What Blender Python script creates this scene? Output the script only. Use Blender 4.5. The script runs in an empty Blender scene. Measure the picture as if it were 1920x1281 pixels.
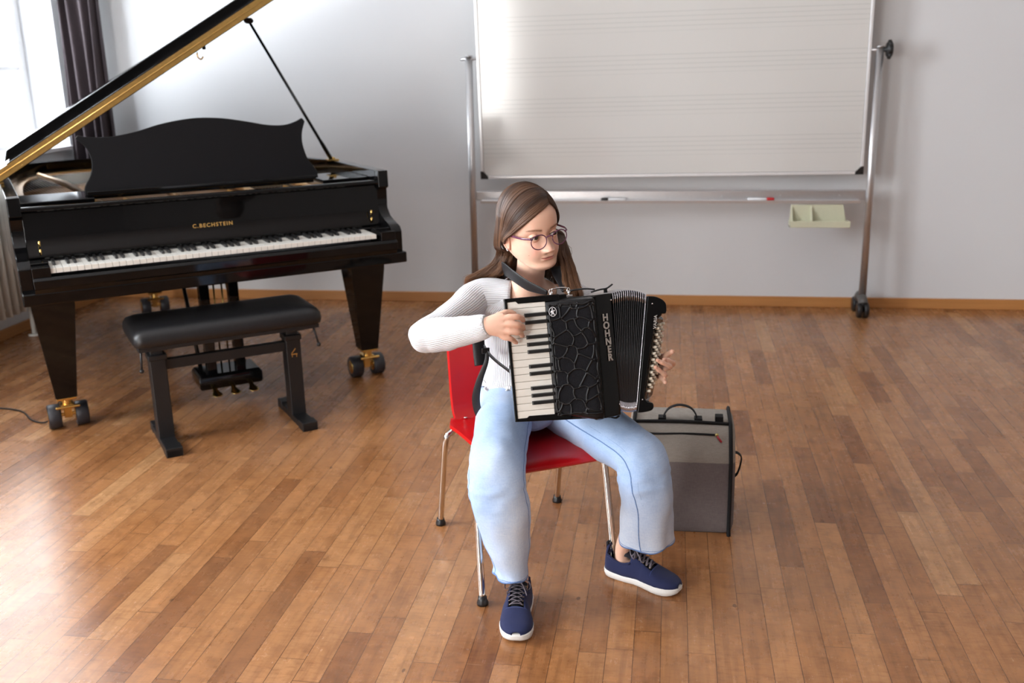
import bpy, bmesh, math, random
from mathutils import Vector, Matrix, noise as mnoise
PI = math.pi
random.seed(7)
SC = bpy.context.scene
COL = SC.collection
def R(d): return math.radians(d)

# ---------------------------------------------------------------- camera
cam = bpy.data.cameras.new('camera'); camo = bpy.data.objects.new('camera', cam); COL.objects.link(camo)
pitch, roll, yaw = R(15.8), R(1.33), R(9.2)
fw = Vector((-math.sin(yaw)*math.cos(pitch), math.cos(yaw)*math.cos(pitch), -math.sin(pitch)))
r0 = Vector((math.cos(yaw), math.sin(yaw), 0)); u0 = r0.cross(fw)
rt = math.cos(roll)*r0 - math.sin(roll)*u0
up = math.cos(roll)*u0 + math.sin(roll)*r0
camo.matrix_world = Matrix(((rt.x, up.x, -fw.x, 0), (rt.y, up.y, -fw.y, 0), (rt.z, up.z, -fw.z, 1.41), (0, 0, 0, 1)))
cam.sensor_fit = 'HORIZONTAL'; cam.sensor_width = 36.0; cam.lens = 1867/1920*36
cam.clip_start = 0.05; cam.clip_end = 100
cam.dof.use_dof = True; cam.dof.focus_distance = 2.42; cam.dof.aperture_fstop = 4.0
SC.camera = camo

# ---------------------------------------------------------------- world and colour
w = bpy.data.worlds.new('sky'); SC.world = w; w.use_nodes = True
bg = w.node_tree.nodes['Background']
bg.inputs['Color'].default_value = (0.80, 0.90, 1.0, 1); bg.inputs['Strength'].default_value = 3.0
vs = SC.view_settings
SC.display_settings.display_device = 'sRGB'
vs.view_transform = 'Standard'; vs.look = 'None'; vs.gamma = 1.0; vs.use_curve_mapping = False
vs.exposure = 0.32

# daylight entering through each window: one area light filling the opening, just outside the glass
def daylight(name, loc, rot, sx, sy, power, col=(1, 1, 1)):
    l = bpy.data.lights.new(name, 'AREA'); l.shape = 'RECTANGLE'; l.size = sx; l.size_y = sy
    l.energy = power; l.color = col
    o = bpy.data.objects.new(name, l); COL.objects.link(o); o.location = loc; o.rotation_euler = rot
    return o
LX = -3.58      # inner face of the left wall
BY = 5.78       # inner face of the back wall
WL = [(4.05, 5.62), (0.95, 2.5), (-2.1, -0.55)]          # windows of the left wall (y ranges), z .95 - 2.85
for i, (a, b) in enumerate(WL):
    daylight('daylight_left', (LX-.33, (a+b)/2, 1.9), (0, -PI/2, 0), 1.9, b-a, (80, 190, 110)[i], (0.93, 0.96, 1.0))
WR = [(-3.5, -2.3, .10, 2.05)]     # windows of the rear wall behind the camera
for i, (a, b, c, d) in enumerate(WR):
    daylight('daylight_rear', ((a+b)/2, -3.84, (c+d)/2), (PI/2, 0, 0), b-a, d-c, 180, (1.0, 0.97, 0.93))

# ---------------------------------------------------------------- node helpers
class NT:
    def __init__(s, name):
        s.mat = bpy.data.materials.new(name); s.mat.use_nodes = True
        s.t = s.mat.node_tree; s.n = s.t.nodes; s.l = s.t.links
        s.b = s.n['Principled BSDF']
    def put(s, sock, v):
        if hasattr(v, 'is_output') or isinstance(v, bpy.types.NodeSocket): s.l.new(v, sock)
        elif isinstance(v, (tuple, list)) and len(v) == 3 and sock.type == 'RGBA': sock.default_value = (*v, 1)
        else: sock.default_value = v
    def node(s, ty, out=0, **kw):
        nd = s.n.new(ty); ins = kw.pop('ins', {})
        for k, v in kw.items(): setattr(nd, k, v)
        for k, v in ins.items(): s.put(nd.inputs[k], v)
        return nd.outputs[out]
    def m(s, op, a, b=0.0, c=0.0, clamp=False):
        nd = s.n.new('ShaderNodeMath'); nd.operation = op; nd.use_clamp = clamp
        s.put(nd.inputs[0], a); s.put(nd.inputs[1], b); s.put(nd.inputs[2], c)
        return nd.outputs[0]
    def obj(s): return s.node('ShaderNodeTexCoord', 3)
    def sep(s, v):
        nd = s.n.new('ShaderNodeSeparateXYZ'); s.put(nd.inputs[0], v); return nd.outputs[0], nd.outputs[1], nd.outputs[2]
    def comb(s, x, y, z=0.0): return s.node('ShaderNodeCombineXYZ', ins={0: x, 1: y, 2: z})
    def map(s, v, sc=(1, 1, 1), loc=(0, 0, 0), rot=(0, 0, 0)):
        return s.node('ShaderNodeMapping', ins={'Vector': v, 'Scale': sc, 'Location': loc, 'Rotation': rot})
    def noise(s, v, scale, detail=3, rough=.5, out=0):
        return s.node('ShaderNodeTexNoise', out, ins={'Vector': v, 'Scale': scale, 'Detail': detail, 'Roughness': rough})
    def ramp(s, f, stops, interp='LINEAR'):
        nd = s.n.new('ShaderNodeValToRGB'); s.put(nd.inputs[0], f); cr = nd.color_ramp; cr.interpolation = interp
        while len(cr.elements) < len(stops): cr.elements.new(.5)
        for e, (p, c) in zip(cr.elements, stops):
            e.position = p; e.color = (*c, 1) if len(c) == 3 else c
        return nd.outputs[0]
    def mix(s, f, a, b, bt='MIX'):
        nd = s.n.new('ShaderNodeMix'); nd.data_type = 'RGBA'; nd.blend_type = bt
        s.put(nd.inputs[0], f); s.put(nd.inputs[6], a); s.put(nd.inputs[7], b); return nd.outputs[2]
    def set(s, **kw):
        for k, v in kw.items(): s.put(s.b.inputs[k.replace('_', ' ')], v)
    def bump(s, h, strength=.3, dist=.002):
        o = s.node('ShaderNodeBump', ins={'Strength': strength, 'Distance': dist, 'Height': h}); s.put(s.b.inputs['Normal'], o)
def lin(r, g, b):
    f = lambda c: (c/255/12.92) if c <= 10 else ((c/255+.055)/1.055)**2.4
    return (f(r), f(g), f(b))
MATS = {}
def simple(name, col, rough=.5, metal=0., coat=0., var=.04, bump=0., scale=60., **kw):
    if name in MATS: return MATS[name]
    n = NT(name); o = n.obj(); f = n.noise(o, scale, 4)
    c0 = tuple(c*(1-var) for c in col); c1 = tuple(min(1, c*(1+var)) for c in col)
    n.set(Base_Color=n.mix(f, c0, c1), Roughness=rough, Metallic=metal, Coat_Weight=coat, Coat_Roughness=.03, **kw)
    if bump: n.bump(f, bump, .002)
    MATS[name] = n.mat
    return n.mat

# ---------------------------------------------------------------- mesh helpers
class MB:
    def __init__(s): s.bm = bmesh.new()
    def _tag(s, faces, mi):
        for f in faces: f.material_index = mi
    def box(s, c, d, rot=None, mi=0, top=None):
        """box with centre c, size d; top = (sx, sy) scales the upper face"""
        M = Matrix.Translation(c)
        if rot is not None: M = M @ (rot if isinstance(rot, Matrix) else Matrix.Rotation(rot, 4, 'Z'))
        vs_ = []
        for z in (-.5, .5):
            t = top if (top and z > 0) else (1, 1)
            for x, y in ((-.5, -.5), (.5, -.5), (.5, .5), (-.5, .5)):
                vs_.append(s.bm.verts.new(M @ Vector((x*d[0]*t[0], y*d[1]*t[1], z*d[2]))))
        q = [(3, 2, 1, 0), (4, 5, 6, 7), (0, 1, 5, 4), (1, 2, 6, 5), (2, 3, 7, 6), (3, 0, 4, 7)]
        s._tag([s.bm.faces.new([vs_[i] for i in f]) for f in q], mi); return s
    def rings(s, rings, mi=0, cap=True, closed=False, smooth=True):
        """loft through rings (lists of points, all the same length)"""
        R_ = [[s.bm.verts.new(p) for p in r] for r in rings]; n = len(R_[0]); fs = []
        m = len(R_)
        for i in range(m if closed else m-1):
            a, b = R_[i], R_[(i+1) % m]
            for j in range(n):
                k = (j+1) % n
                f = s.bm.faces.new((a[j], a[k], b[k], b[j])); f.smooth = smooth; fs.append(f)
        if cap and not closed:
            fs.append(s.bm.faces.new(list(reversed(R_[0])))); fs.append(s.bm.faces.new(R_[-1]))
        s._tag(fs, mi); return s
    def tube(s, pts, rad, seg=12, mi=0, cap=True, closed=False, flat=1.0, upv=None):
        """tube through points; rad number or list; flat squashes along the second axis"""
        pts = [Vector(p) for p in pts]; n = len(pts)
        rad = rad if isinstance(rad, (list, tuple)) else [rad]*n
        rings = []; prev = Vector(upv) if upv is not None else None
        for i, p in enumerate(pts):
            if closed: t = pts[(i+1) % n]-pts[i-1]
            else: t = pts[min(i+1, n-1)]-pts[max(i-1, 0)]
            if t.length < 1e-9: t = Vector((0, 0, 1))
            t.normalize()
            if prev is None: prev = Vector((0, 0, 1)) if abs(t.z) < .9 else Vector((1, 0, 0))
            a = prev - t*prev.dot(t)
            if a.length < 1e-6: a = t.orthogonal()
            a.normalize(); b = t.cross(a); prev = a
            r = rad[i]; rx, ry = (r if isinstance(r, tuple) else (r, r*flat))
            rings.append([p + a*math.cos(2*PI*k/seg)*rx + b*math.sin(2*PI*k/seg)*ry for k in range(seg)])
        return s.rings(rings, mi, cap, closed)
    def cyl(s, a, b, r, r2=None, seg=20, mi=0): return s.tube([a, b], [r, r if r2 is None else r2], seg, mi)
    def prism(s, poly, vec, mi=0, smooth=False):
        """polygon (3D points) swept along vec"""
        vec = Vector(vec); a = [s.bm.verts.new(p) for p in poly]; b = [s.bm.verts.new(Vector(p)+vec) for p in poly]
        n = len(a); fs = [s.bm.faces.new(list(reversed(a))), s.bm.faces.new(b)]
        for i in range(n):
            k = (i+1) % n; f = s.bm.faces.new((a[i], a[k], b[k], b[i])); f.smooth = smooth; fs.append(f)
        s._tag(fs, mi); return s
    def lathe(s, prof, c=(0, 0, 0), axis='Z', seg=24, mi=0):
        """prof: (radius, height) pairs"""
        A = {'Z': (Vector((1, 0, 0)), Vector((0, 1, 0)), Vector((0, 0, 1))), 'X': (Vector((0, 1, 0)), Vector((0, 0, 1)), Vector((1, 0, 0))),
             'Y': (Vector((0, 0, 1)), Vector((1, 0, 0)), Vector((0, 1, 0)))}[axis]
        c = Vector(c)
        return s.rings([[c + A[0]*math.cos(2*PI*k/seg)*max(r, 1e-4) + A[1]*math.sin(2*PI*k/seg)*max(r, 1e-4) + A[2]*h for k in range(seg)] for r, h in prof], mi)
    def ball(s, c, r, seg=16, mi=0, M=None):
        r = r if isinstance(r, (tuple, list)) else (r, r, r); n = seg//2
        M_ = Matrix.Translation(c) @ (M or Matrix.Identity(4)) @ Matrix.Diagonal((*r, 1))
        rings = []
        for i in range(1, n):
            t = PI*i/n
            rings.append([M_ @ Vector((math.sin(t)*math.cos(2*PI*k/seg), math.sin(t)*math.sin(2*PI*k/seg), -math.cos(t))) for k in range(seg)])
        return s.rings(rings, mi)
    def grid(s, f, nu, nv, mi=0, thick=None):
        """surface f(u,v) for u,v in 0..1"""
        V = [[s.bm.verts.new(f(i/nu, j/nv)) for j in range(nv+1)] for i in range(nu+1)]; fs = []
        for i in range(nu):
            for j in range(nv):
                q = s.bm.faces.new((V[i][j], V[i+1][j], V[i+1][j+1], V[i][j+1])); q.smooth = True; fs.append(q)
        s._tag(fs, mi); return s
    def build(s, name, mats, parent=None, bevel=0., seg=2, label=None, smooth=False, subd=0, solid=0., wn=False):
        bmesh.ops.recalc_face_normals(s.bm, faces=s.bm.faces[:])
        me = bpy.data.meshes.new(name)
        if smooth:
            for f in s.bm.faces: f.smooth = True
        s.bm.to_mesh(me); s.bm.free()
        for m in (mats if isinstance(mats, (list, tuple)) else [mats]): me.materials.append(m)
        o = bpy.data.objects.new(name, me); COL.objects.link(o)
        if parent is not None: o.parent = parent
        if label: o['label'] = label
        if solid:
            md = o.modifiers.new('solid', 'SOLIDIFY'); md.thickness = solid; md.offset = 0
        if subd:
            md = o.modifiers.new('subd', 'SUBSURF'); md.levels = subd; md.render_levels = subd
        if bevel:
            md = o.modifiers.new('bevel', 'BEVEL'); md.width = bevel; md.segments = seg; md.limit_method = 'ANGLE'; md.angle_limit = R(35)
            for p in me.polygons: p.use_smooth = True
            md.harden_normals = True
        return o
def catmull(pts, n=8, closed=False):
    pts = [Vector(p) for p in pts]; out = []; N = len(pts)
    for i in range(N if closed else N-1):
        g = (lambda k: pts[k % N]) if closed else (lambda k: pts[max(0, min(N-1, k))])
        a, b, c, d = g(i-1), g(i), g(i+1), g(i+2)
        for k in range(n):
            t = k/n
            out.append(.5*((2*b)+(c-a)*t+(2*a-5*b+4*c-d)*t*t+(3*b-a-3*c+d)*t**3))
    if not closed: out.append(pts[-1].copy())
    return out
def thing(name, label, cat, loc=(0, 0, 0), rz=0., group=None):
    o = bpy.data.objects.new(name, None); COL.objects.link(o); o.location = loc; o.rotation_euler = (0, 0, rz)
    o.empty_display_size = .1
    return tag(o, label, cat, group)
def tag(o, label, cat, group=None):
    o['label'] = label; o['category'] = cat
    if group: o['group'] = group
    return o
def struct(o): o['kind'] = 'structure'; return o
def dup(root, loc=None, rz=None, label=None, group=None):
    def cp(o, par):
        c = o.copy(); COL.objects.link(c); c.parent = par
        for ch in list(o.children): cp(ch, c)
        return c
    r = cp(root, None)
    if loc is not None: r.location = loc
    if rz is not None: r.rotation_euler = (0, 0, rz)
    if label: r['label'] = label
    if group: r['group'] = group
    return r
def text_obj(name, body, size, mat, parent, M, depth=.0015, label=None, font_scale=(1, 1), spacing=1.0, bold=0.):
    """writing as a real mesh; M places its local frame (x along the line, y up, z out)"""
    cu = bpy.data.curves.new(name, 'FONT'); cu.body = body; cu.size = size; cu.extrude = depth; cu.align_x = 'CENTER'; cu.align_y = 'CENTER'
    cu.space_character = spacing; cu.offset = bold
    tmp = bpy.data.objects.new(name, cu); COL.objects.link(tmp)
    dg = bpy.context.evaluated_depsgraph_get(); me = bpy.data.meshes.new_from_object(tmp.evaluated_get(dg))
    bpy.data.objects.remove(tmp); bpy.data.curves.remove(cu)
    me.transform(M @ Matrix.Diagonal((font_scale[0], font_scale[1], 1, 1)))
    me.materials.clear(); me.materials.append(mat); me.name = name
    o = bpy.data.objects.new(name, me); COL.objects.link(o); o.parent = parent
    if label: o['label'] = label
    return o
# ================================================================ ROOM
def wall_mat(name, col):
    n = NT(name); o = n.obj(); f = n.noise(o, 1.2, 3); g = n.noise(o, 240, 3)
    c = n.mix(f, tuple(x*.97 for x in col), col)
    # faint scuffs just above the skirting
    z = n.sep(o)[2]; sc = n.m('GREATER_THAN', n.noise(n.map(o, (3, 3, 18)), 2.2, 5, .6), .69)
    low = n.m('LESS_THAN', z, .5)
    c = n.mix(n.m('MULTIPLY', n.m('MULTIPLY', sc, low), .10), c, (.45, .44, .42))
    n.set(Base_Color=c, Roughness=.62); n.bump(g, .12, .001); return n.mat
M_wall = wall_mat('white_wall_paint', (.735, .755, .775))
M_wall2 = wall_mat('warm_grey_wall_paint', (.42, .40, .38))
M_ceil = simple('ceiling_paint', (.80, .80, .80), .8)
def floor_mat():
    n = NT('oak_strip_floor'); o = n.obj(); x, y, z = n.sep(o)
    W = .0665
    u = n.m('DIVIDE', x, W); col = n.m('FLOOR', u); fu = n.m('FRACT', u)
    wn = lambda a, b: n.node('ShaderNodeTexWhiteNoise', 0, noise_dimensions='3D', ins={'Vector': n.comb(a, b, 3.7)})
    rl = wn(col, 1.3); L = n.m('MULTIPLY_ADD', rl, .30, .42)
    v = n.m('ADD', n.m('DIVIDE', y, L), n.m('MULTIPLY', wn(col, 9.1), 7.0))
    seg = n.m('FLOOR', v); fv = n.m('FRACT', v)
    rnd = wn(col, seg); rnd2 = wn(col, n.m('ADD', seg, 50.5))
    # gaps
    gu = n.m('MINIMUM', fu, n.m('SUBTRACT', 1.0, fu)); gv = n.m('MINIMUM', fv, n.m('SUBTRACT', 1.0, fv))
    wob = n.m('MULTIPLY', n.noise(o, 7, 3), .010)
    gapu = n.m('LESS_THAN', gu, n.m('ADD', .008, wob)); gapv = n.m('LESS_THAN', gv, .0022)
    gap = n.m('MAXIMUM', gapu, n.m('MULTIPLY', gapv, .7))
    # grain: streaks along the strip, shifted for each strip
    gc = n.comb(n.m('ADD', n.m('MULTIPLY', x, 60.), n.m('MULTIPLY', rnd, 40.)), n.m('MULTIPLY', y, 3.2), n.m('MULTIPLY', rnd2, 30.))
    g1 = n.noise(gc, 1.0, 6, .62)
    fl = n.noise(n.comb(n.m('MULTIPLY', x, 26.), n.m('MULTIPLY', y, 95.), n.m('MULTIPLY', rnd2, 30.)), 1.0, 5, .7)   # cross flecks of quarter-sawn oak
    cl = n.noise(n.comb(n.m('ADD', n.m('MULTIPLY', x, 22.), n.m('MULTIPLY', rnd2, 30.)), n.m('MULTIPLY', y, 16.), rnd), 1.0, 4, .6)
    base = n.ramp(rnd, [(0, lin(138, 90, 54)), (.10, lin(156, 106, 66)), (.3, lin(170, 119, 76)), (.7, lin(178, 126, 82)), (.93, lin(184, 134, 90)), (1, lin(198, 152, 108))])
    c = n.mix(.85, base, n.ramp(g1, [(.25, (.62, .58, .54)), (.5, (1, 1, 1)), (.78, (1.16, 1.15, 1.12))]), 'MULTIPLY')
    c = n.mix(.75, c, n.ramp(fl, [(.28, (.66, .6, .55)), (.5, (1, 1, 1)), (.75, (1.10, 1.1, 1.1))]), 'MULTIPLY')
    c = n.mix(.9, c, n.ramp(cl, [(.3, (.74, .70, .66)), (.52, (1, 1, 1)), (.8, (1.12, 1.1, 1.08))]), 'MULTIPLY')
    # knots
    kn = n.node('ShaderNodeTexVoronoi', 0, ins={'Vector': n.comb(n.m('MULTIPLY', x, 1.0), n.m('MULTIPLY', y, .55), 0.), 'Scale': 7.})
    kn = n.m('LESS_THAN', n.m('ADD', kn, n.m('MULTIPLY', n.noise(o, 60, 3), .05)), .062)
    c = n.mix(n.m('MULTIPLY', kn, .65), c, lin(66, 38, 20))
    # worn patches and scratches
    wr = n.noise(o, 1.1, 5, .6); c = n.mix(n.m('MULTIPLY', n.m('SUBTRACT', wr, .45, clamp=True), .9), c, lin(196, 160, 128))
    sc1 = n.noise(n.map(o, (3, 60, 1), rot=(0, 0, .5)), 2.0, 2); sc1 = n.m('GREATER_THAN', sc1, .735)
    c = n.mix(n.m('MULTIPLY', sc1, .22), c, lin(215, 180, 145))
    sp = n.node('ShaderNodeTexVoronoi', 0, ins={'Vector': o, 'Scale': 9.}); sp = n.m('LESS_THAN', sp, .016)
    c = n.mix(n.m('MULTIPLY', sp, .8), c, lin(225, 210, 190))
    c = n.mix(n.m('MULTIPLY', gap, .75), c, lin(48, 26, 14))
    rough = n.m('MULTIPLY_ADD', n.noise(o, 5, 6, .7), .16, .16)
    rough = n.m('ADD', rough, n.m('MULTIPLY', g1, .06))
    c = n.mix(1.0, c, (.87, .82, .75), 'MULTIPLY')
    n.set(Base_Color=c, Roughness=rough, Specular_IOR_Level=.48)
    h = n.m('ADD', n.m('MULTIPLY', gap, -1.0), n.m('ADD', n.m('MULTIPLY', g1, .12), n.m('MULTIPLY', n.m('ADD', rnd, wr), .15)))
    n.bump(h, .35, .0012); return n.mat
M_floor = floor_mat()
RX, RY, CZ = 4.6, -3.5, 3.45
LW, TH = .30, .3
b = MB(); b.box(((LX+RX)/2, (BY+RY)/2, -.05), (RX-LX+1.2, BY-RY+1.2, .1)); struct(b.build('floor', M_floor))
b = MB(); b.box(((LX+RX)/2, (BY+RY)/2, CZ+.06), (RX-LX+1.2, BY-RY+1.2, .12)); struct(b.build('ceiling', M_ceil))
b = MB(); b.box(((LX-LW+RX+.3)/2, BY+TH/2, CZ/2), (RX-LX+.3+LW, TH, CZ)); struct(b.build('wall_back', M_wall))
b = MB(); b.box((RX+TH/2, (BY+RY)/2, CZ/2), (TH, BY-RY-.002, CZ)); struct(b.build('wall_right', M_wall2))
def pierced(mb, axis, pos0, pos1, lo, hi, holes):
    """wall along an axis with rectangular holes (a, b, z0, z1)"""
    def seg(a, b_, z0, z1):
        if b_-a < 1e-4 or z1-z0 < 1e-4: return
        c = ((pos0+pos1)/2, (a+b_)/2, (z0+z1)/2); d = (abs(pos1-pos0), b_-a, z1-z0)
        if axis == 'X': c = (c[1], c[0], c[2]); d = (d[1], d[0], d[2])
        mb.box(c, d)
    holes = sorted(holes); p = lo
    for (a, b_, z0, z1) in holes:
        seg(p, a, 0, CZ); seg(a, b_, 0, z0); seg(a, b_, z1, CZ); p = b_
    seg(p, hi, 0, CZ)
b = MB(); pierced(b, 'Y', LX-LW, LX, RY-.3, BY-.001, [(a, c, .95, 2.85) for a, c in WL]); struct(b.build('wall_left', M_wall))
b = MB(); pierced(b, 'X', RY-TH, RY, LX+.001, RX+.3, WR); struct(b.build('wall_rear', M_wall2))
# skirting
n = NT('oak_skirting'); o_ = n.obj(); g = n.noise(n.map(o_, (3, 3, 90)), 1.0, 5, .6); g2 = n.noise(o_, 2.5, 3)
c_ = n.mix(g2, n.ramp(g, [(.2, lin(150, 98, 52)), (.6, lin(186, 130, 76)), (.9, lin(205, 152, 98))]), lin(196, 138, 80))
n.set(Base_Color=c_, Roughness=.4); M_skirt = n.mat
def skirt(name, c, d): 
    b = MB(); b.box(c, d); o = b.build(name, M_skirt, bevel=.004); return struct(o)
skirt('baseboard_back', ((LX+RX)/2, BY-.008, .030), (RX-LX-.04, .016, .06))
skirt('baseboard_left', (LX+.008, (BY+RY)/2-.02, .030), (.016, BY-RY-.05, .06))
skirt('baseboard_right', (RX-.008, (BY+RY)/2, .030), (.016, BY-RY-.04, .06))
M_wframe = simple('window_white_paint', (.80, .80, .81), .35)
n = NT('window_glass'); tr = n.n.new('ShaderNodeBsdfTransparent'); gl = n.n.new('ShaderNodeBsdfGlossy'); gl.inputs['Roughness'].default_value = .02
mx = n.n.new('ShaderNodeMixShader'); lw_ = n.n.new('ShaderNodeLayerWeight'); fr = n.m('MULTIPLY_ADD', n.m('POWER', lw_.outputs['Facing'], 5.0), .6, .03)
n.l.new(fr, mx.inputs[0]); n.l.new(tr.outputs[0], mx.inputs[1]); n.l.new(gl.outputs[0], mx.inputs[2]); n.l.new(mx.outputs[0], n.n['Material Output'].inputs[0]); M_glass = n.mat
def window(num, axis, pos, a, c, z0, z1, sgn):
    """casement window of two leaves with glazing bars, set back in the reveal at pos"""
    def P_(u, v, z): return (v, u, z) if axis == 'Y' else (u, v, z)
    f = MB()
    def bar(u0, u1, za, zb, t=.06, dp=0.):
        cc = P_((u0+u1)/2, pos+dp, (za+zb)/2); dd = P_(abs(u1-u0), t, abs(zb-za)); f.box(cc, dd)
    bar(a, a+.06, z0, z1); bar(c-.06, c, z0, z1); bar(a+.06, c-.06, z0, z0+.07); bar(a+.06, c-.06, z1-.06, z1)
    m = (a+c)/2; bar(m-.045, m+.045, z0+.07, z1-.06, .07)
    for k in range(1, 4):
        zz = z0 + (z1-z0)*k/4
        bar(a+.06, m-.045, zz-.014, zz+.014, .035); bar(m+.045, c-.06, zz-.014, zz+.014, .035)
    w_ = f.build('window_%d' % num, M_wframe, bevel=.004); struct(w_)
    g = MB(); g.box(P_(m, pos, (z0+z1)/2), P_(c-a-.1, .006, z1-z0-.1)); go = g.build('pane', M_glass, w_)
    s_ = MB(); inner = pos - sgn*.0
    wall_in = LX if axis == 'Y' else RY
    lo, hi = sorted((pos+sgn*.03, wall_in+sgn*.03))
    s_.box(P_(m, (lo+hi)/2, z0+.012), P_(c-a-.004, hi-lo, .024)); s_.build('window_sill', M_wframe, w_, bevel=.004)
    h = MB(); h.box(P_(m, pos+sgn*.05, z0+.62), P_(.02, .03, .10)); h.build('window_handle', simple('window_handle_metal', (.6, .6, .6), .3, .9), w_, bevel=.004)
for i, (a, c) in enumerate(WL): window(i+1, 'Y', LX-.24, a, c, .95, 2.85, 1)
for i, (a, c, z0, z1) in enumerate(WR): window(i+4, 'X', RY-.2, a, c, z0, z1, 1)

# curtain hanging in the corner
def curtain_mat():
    n = NT('curtain_fabric'); o = n.obj(); f = n.noise(n.map(o, (1, 1, .3)), 260, 3)
    n.set(Base_Color=n.mix(f, lin(50, 42, 46), lin(74, 64, 68)), Roughness=.9, Sheen_Weight=.05); n.bump(f, .2, .001); return n.mat
b = MB()
def curt(u, v):
    z = 2.95 - 2.35*v
    x = LX+.030 + .27*u + .012*math.sin(v*3+u*9)
    y = 5.60 + .035*math.sin(u*2*PI*4.5 + .5*math.sin(v*4)) + .012*math.sin(u*31+v*5) + .02*u
    return (x, y, z)
b.grid(curt, 110, 60)
tag(b.build('curtain', curtain_mat(), solid=.004), 'dark plum grey curtain bunched in the corner beside the window', 'curtain')
rr = MB(); rr.cyl((LX+.09, 3.2, 2.98), (LX+.09, 5.72, 2.98), .012); rod = rr.build('curtain_rod', simple('rod_metal', (.5, .5, .5), .35, .9)); tag(rod, 'slim metal curtain rod above the corner window', 'curtain rod')
# radiator under the corner window
M_rad = simple('radiator_enamel', lin(226, 226, 220), .35)
rt_ = thing('radiator', 'white ribbed radiator on the left wall behind the piano', 'radiator', (LX+.12, 4.06, 0))
b = MB()
for k in range(24):
    y = -.69+k*.06
    b.tube([(0, y, .16), (0, y, .50), (0, y, .84)], [(.045, .017)]*3, 10, upv=(1, 0, 0))
b.build('column_panel', M_rad, rt_)
b = MB(); b.cyl((0, -.72, .2), (0, .72, .2), .018); b.cyl((0, -.72, .8), (0, .72, .8), .018)
for y in (-.5, .5): b.box((-.06, y, .5), (.05, .03, .5)); 
b.build('pipe', M_rad, rt_)
b = MB(); b.cyl((0, .72, .2), (0, .78, .2), .016); b.cyl((0, .78, .22), (0, .78, -.0), .011); b.lathe([(.012, 0), (.03, .002), (.032, .008), (.012, .012)], (0, .78, .0)); b.build('valve', M_rad, rt_)

# ================================================================ WHITEBOARD
M_alu = simple('brushed_aluminium', (.60, .60, .61), .32, .85, var=.06, scale=90)
M_blkp = simple('black_plastic', (.012, .012, .013), .35)
wb = thing('whiteboard', 'mobile whiteboard with printed music staves on a metal wheeled stand', 'whiteboard', (-.027, 5.60, 0))
def staff_mat():
    n = NT('enamel_with_staves'); o = n.obj(); x, y, z = n.sep(o)
    # six staves of five thin printed lines
    s = n.m('DIVIDE', n.m('ADD', z, .5305), .2175); fr_ = n.m('FRACT', s); d = n.m('MULTIPLY', fr_, .2175)
    line = 0.0
    k = n.m('DIVIDE', d, .0243); kk = n.m('ROUND', k); dist = n.m('ABSOLUTE', n.m('MULTIPLY', n.m('SUBTRACT', k, kk), .0243))
    line = n.m('MULTIPLY', n.m('LESS_THAN', dist, .0013), n.m('LESS_THAN', kk, 4.5))
    f = n.noise(o, 1.5, 3)
    c = n.mix(f, (.63, .625, .60), (.67, .665, .645)); c = n.mix(n.m('MULTIPLY', line, .42), c, (.30, .33, .32))
    n.set(Base_Color=c, Roughness=.13, Specular_IOR_Level=.5); return n.mat
ZP = 1.418
rot = Matrix.Rotation(R(-.45), 4, 'Y') @ Matrix.Rotation(R(1.2), 4, 'X')
def rotated(o, piv):
    o.location = piv; o.rotation_euler = rot.to_euler(); return o
BW, BH = 1.033, .640
b = MB(); b.box((0, 0, 0), (BW*2-.02, .016, BH*2-.02)); bd = rotated(b.build('board', staff_mat(), wb), (0, 0, ZP))
b = MB()
for s in (-1, 1):
    b.box((s*BW, 0, 0), (.016, .026, BH*2-.03)); b.box((0, 0, s*BH), (BW*2-.03, .026, .016))
rotated(b.build('board_frame', simple('white_aluminium', (.82, .82, .83), .3, .3), wb, bevel=.003), (0, 0, ZP))
for sx in (-1, 1):
    for sz in (-1, 1):
        b = MB(); b.prism([(sx*(BW+.010), -.015, sz*(BH+.010)), (sx*(BW-.034), -.015, sz*(BH+.010)), (sx*(BW-.034), -.015, sz*(BH-.004)), (sx*(BW-.004), -.015, sz*(BH-.034)), (sx*(BW+.010), -.015, sz*(BH-.034))], (0, .030, 0))
        rotated(b.build('corner_cap', M_blkp, wb, bevel=.002, label='black plastic corner cap'), (0, 0, ZP))
for s in (-1, 1):
    b = MB(); b.tube([(s*1.085, -.02, .1), (s*1.085, 0, 1.43)], [(.020, .014)]*2, 20, upv=(1, 0, 0)); b.lathe([(.021, 0), (.021, .006), (.014, .010)], (s*1.085, 0, 1.43))
    b.build('post', M_alu, wb)
    b = MB(); b.cyl((s*(BW-.01), 0, ZP), (s*1.13, 0, ZP), .008); b.build('pivot', M_alu, wb)
    # foot: a curved beam with a caster at both ends
    pts = [(s*1.085, -.06, .075), (s*1.085, -.045, .09), (s*1.085, 0, .10), (s*1.085, .05, .10), (s*1.085, .09, .075)]
    b = MB(); b.tube(catmull(pts, 5), [(.030, .026)]*21, 14, upv=(0, 0, 1)); b.build('foot', simple('grey_foot_plastic', (.10, .095, .09), .5), wb)
    for q in (-.055, .095):
        b = MB()
        for t in (-1, 1): b.lathe([(.010, -.012), (.038, -.012), (.042, -.006), (.042, .006), (.038, .012), (.010, .012)], (s*1.085+t*.018, q, .042), 'X', 24)
        b.cyl((s*1.085-.02, q, .042), (s*1.085+.02, q, .042), .01); b.cyl((s*1.085, q, .05), (s*1.085, q*.97, .09), .016)
        b.build('caster', M_blkp, wb)
b = MB(); b.lathe([(.012, 1.10), (.012, 1.115), (.034, 1.117), (.042, 1.125), (.042, 1.140), (.034, 1.146), (.01, 1.148)], (0, 0, ZP), 'X', 24)
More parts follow.
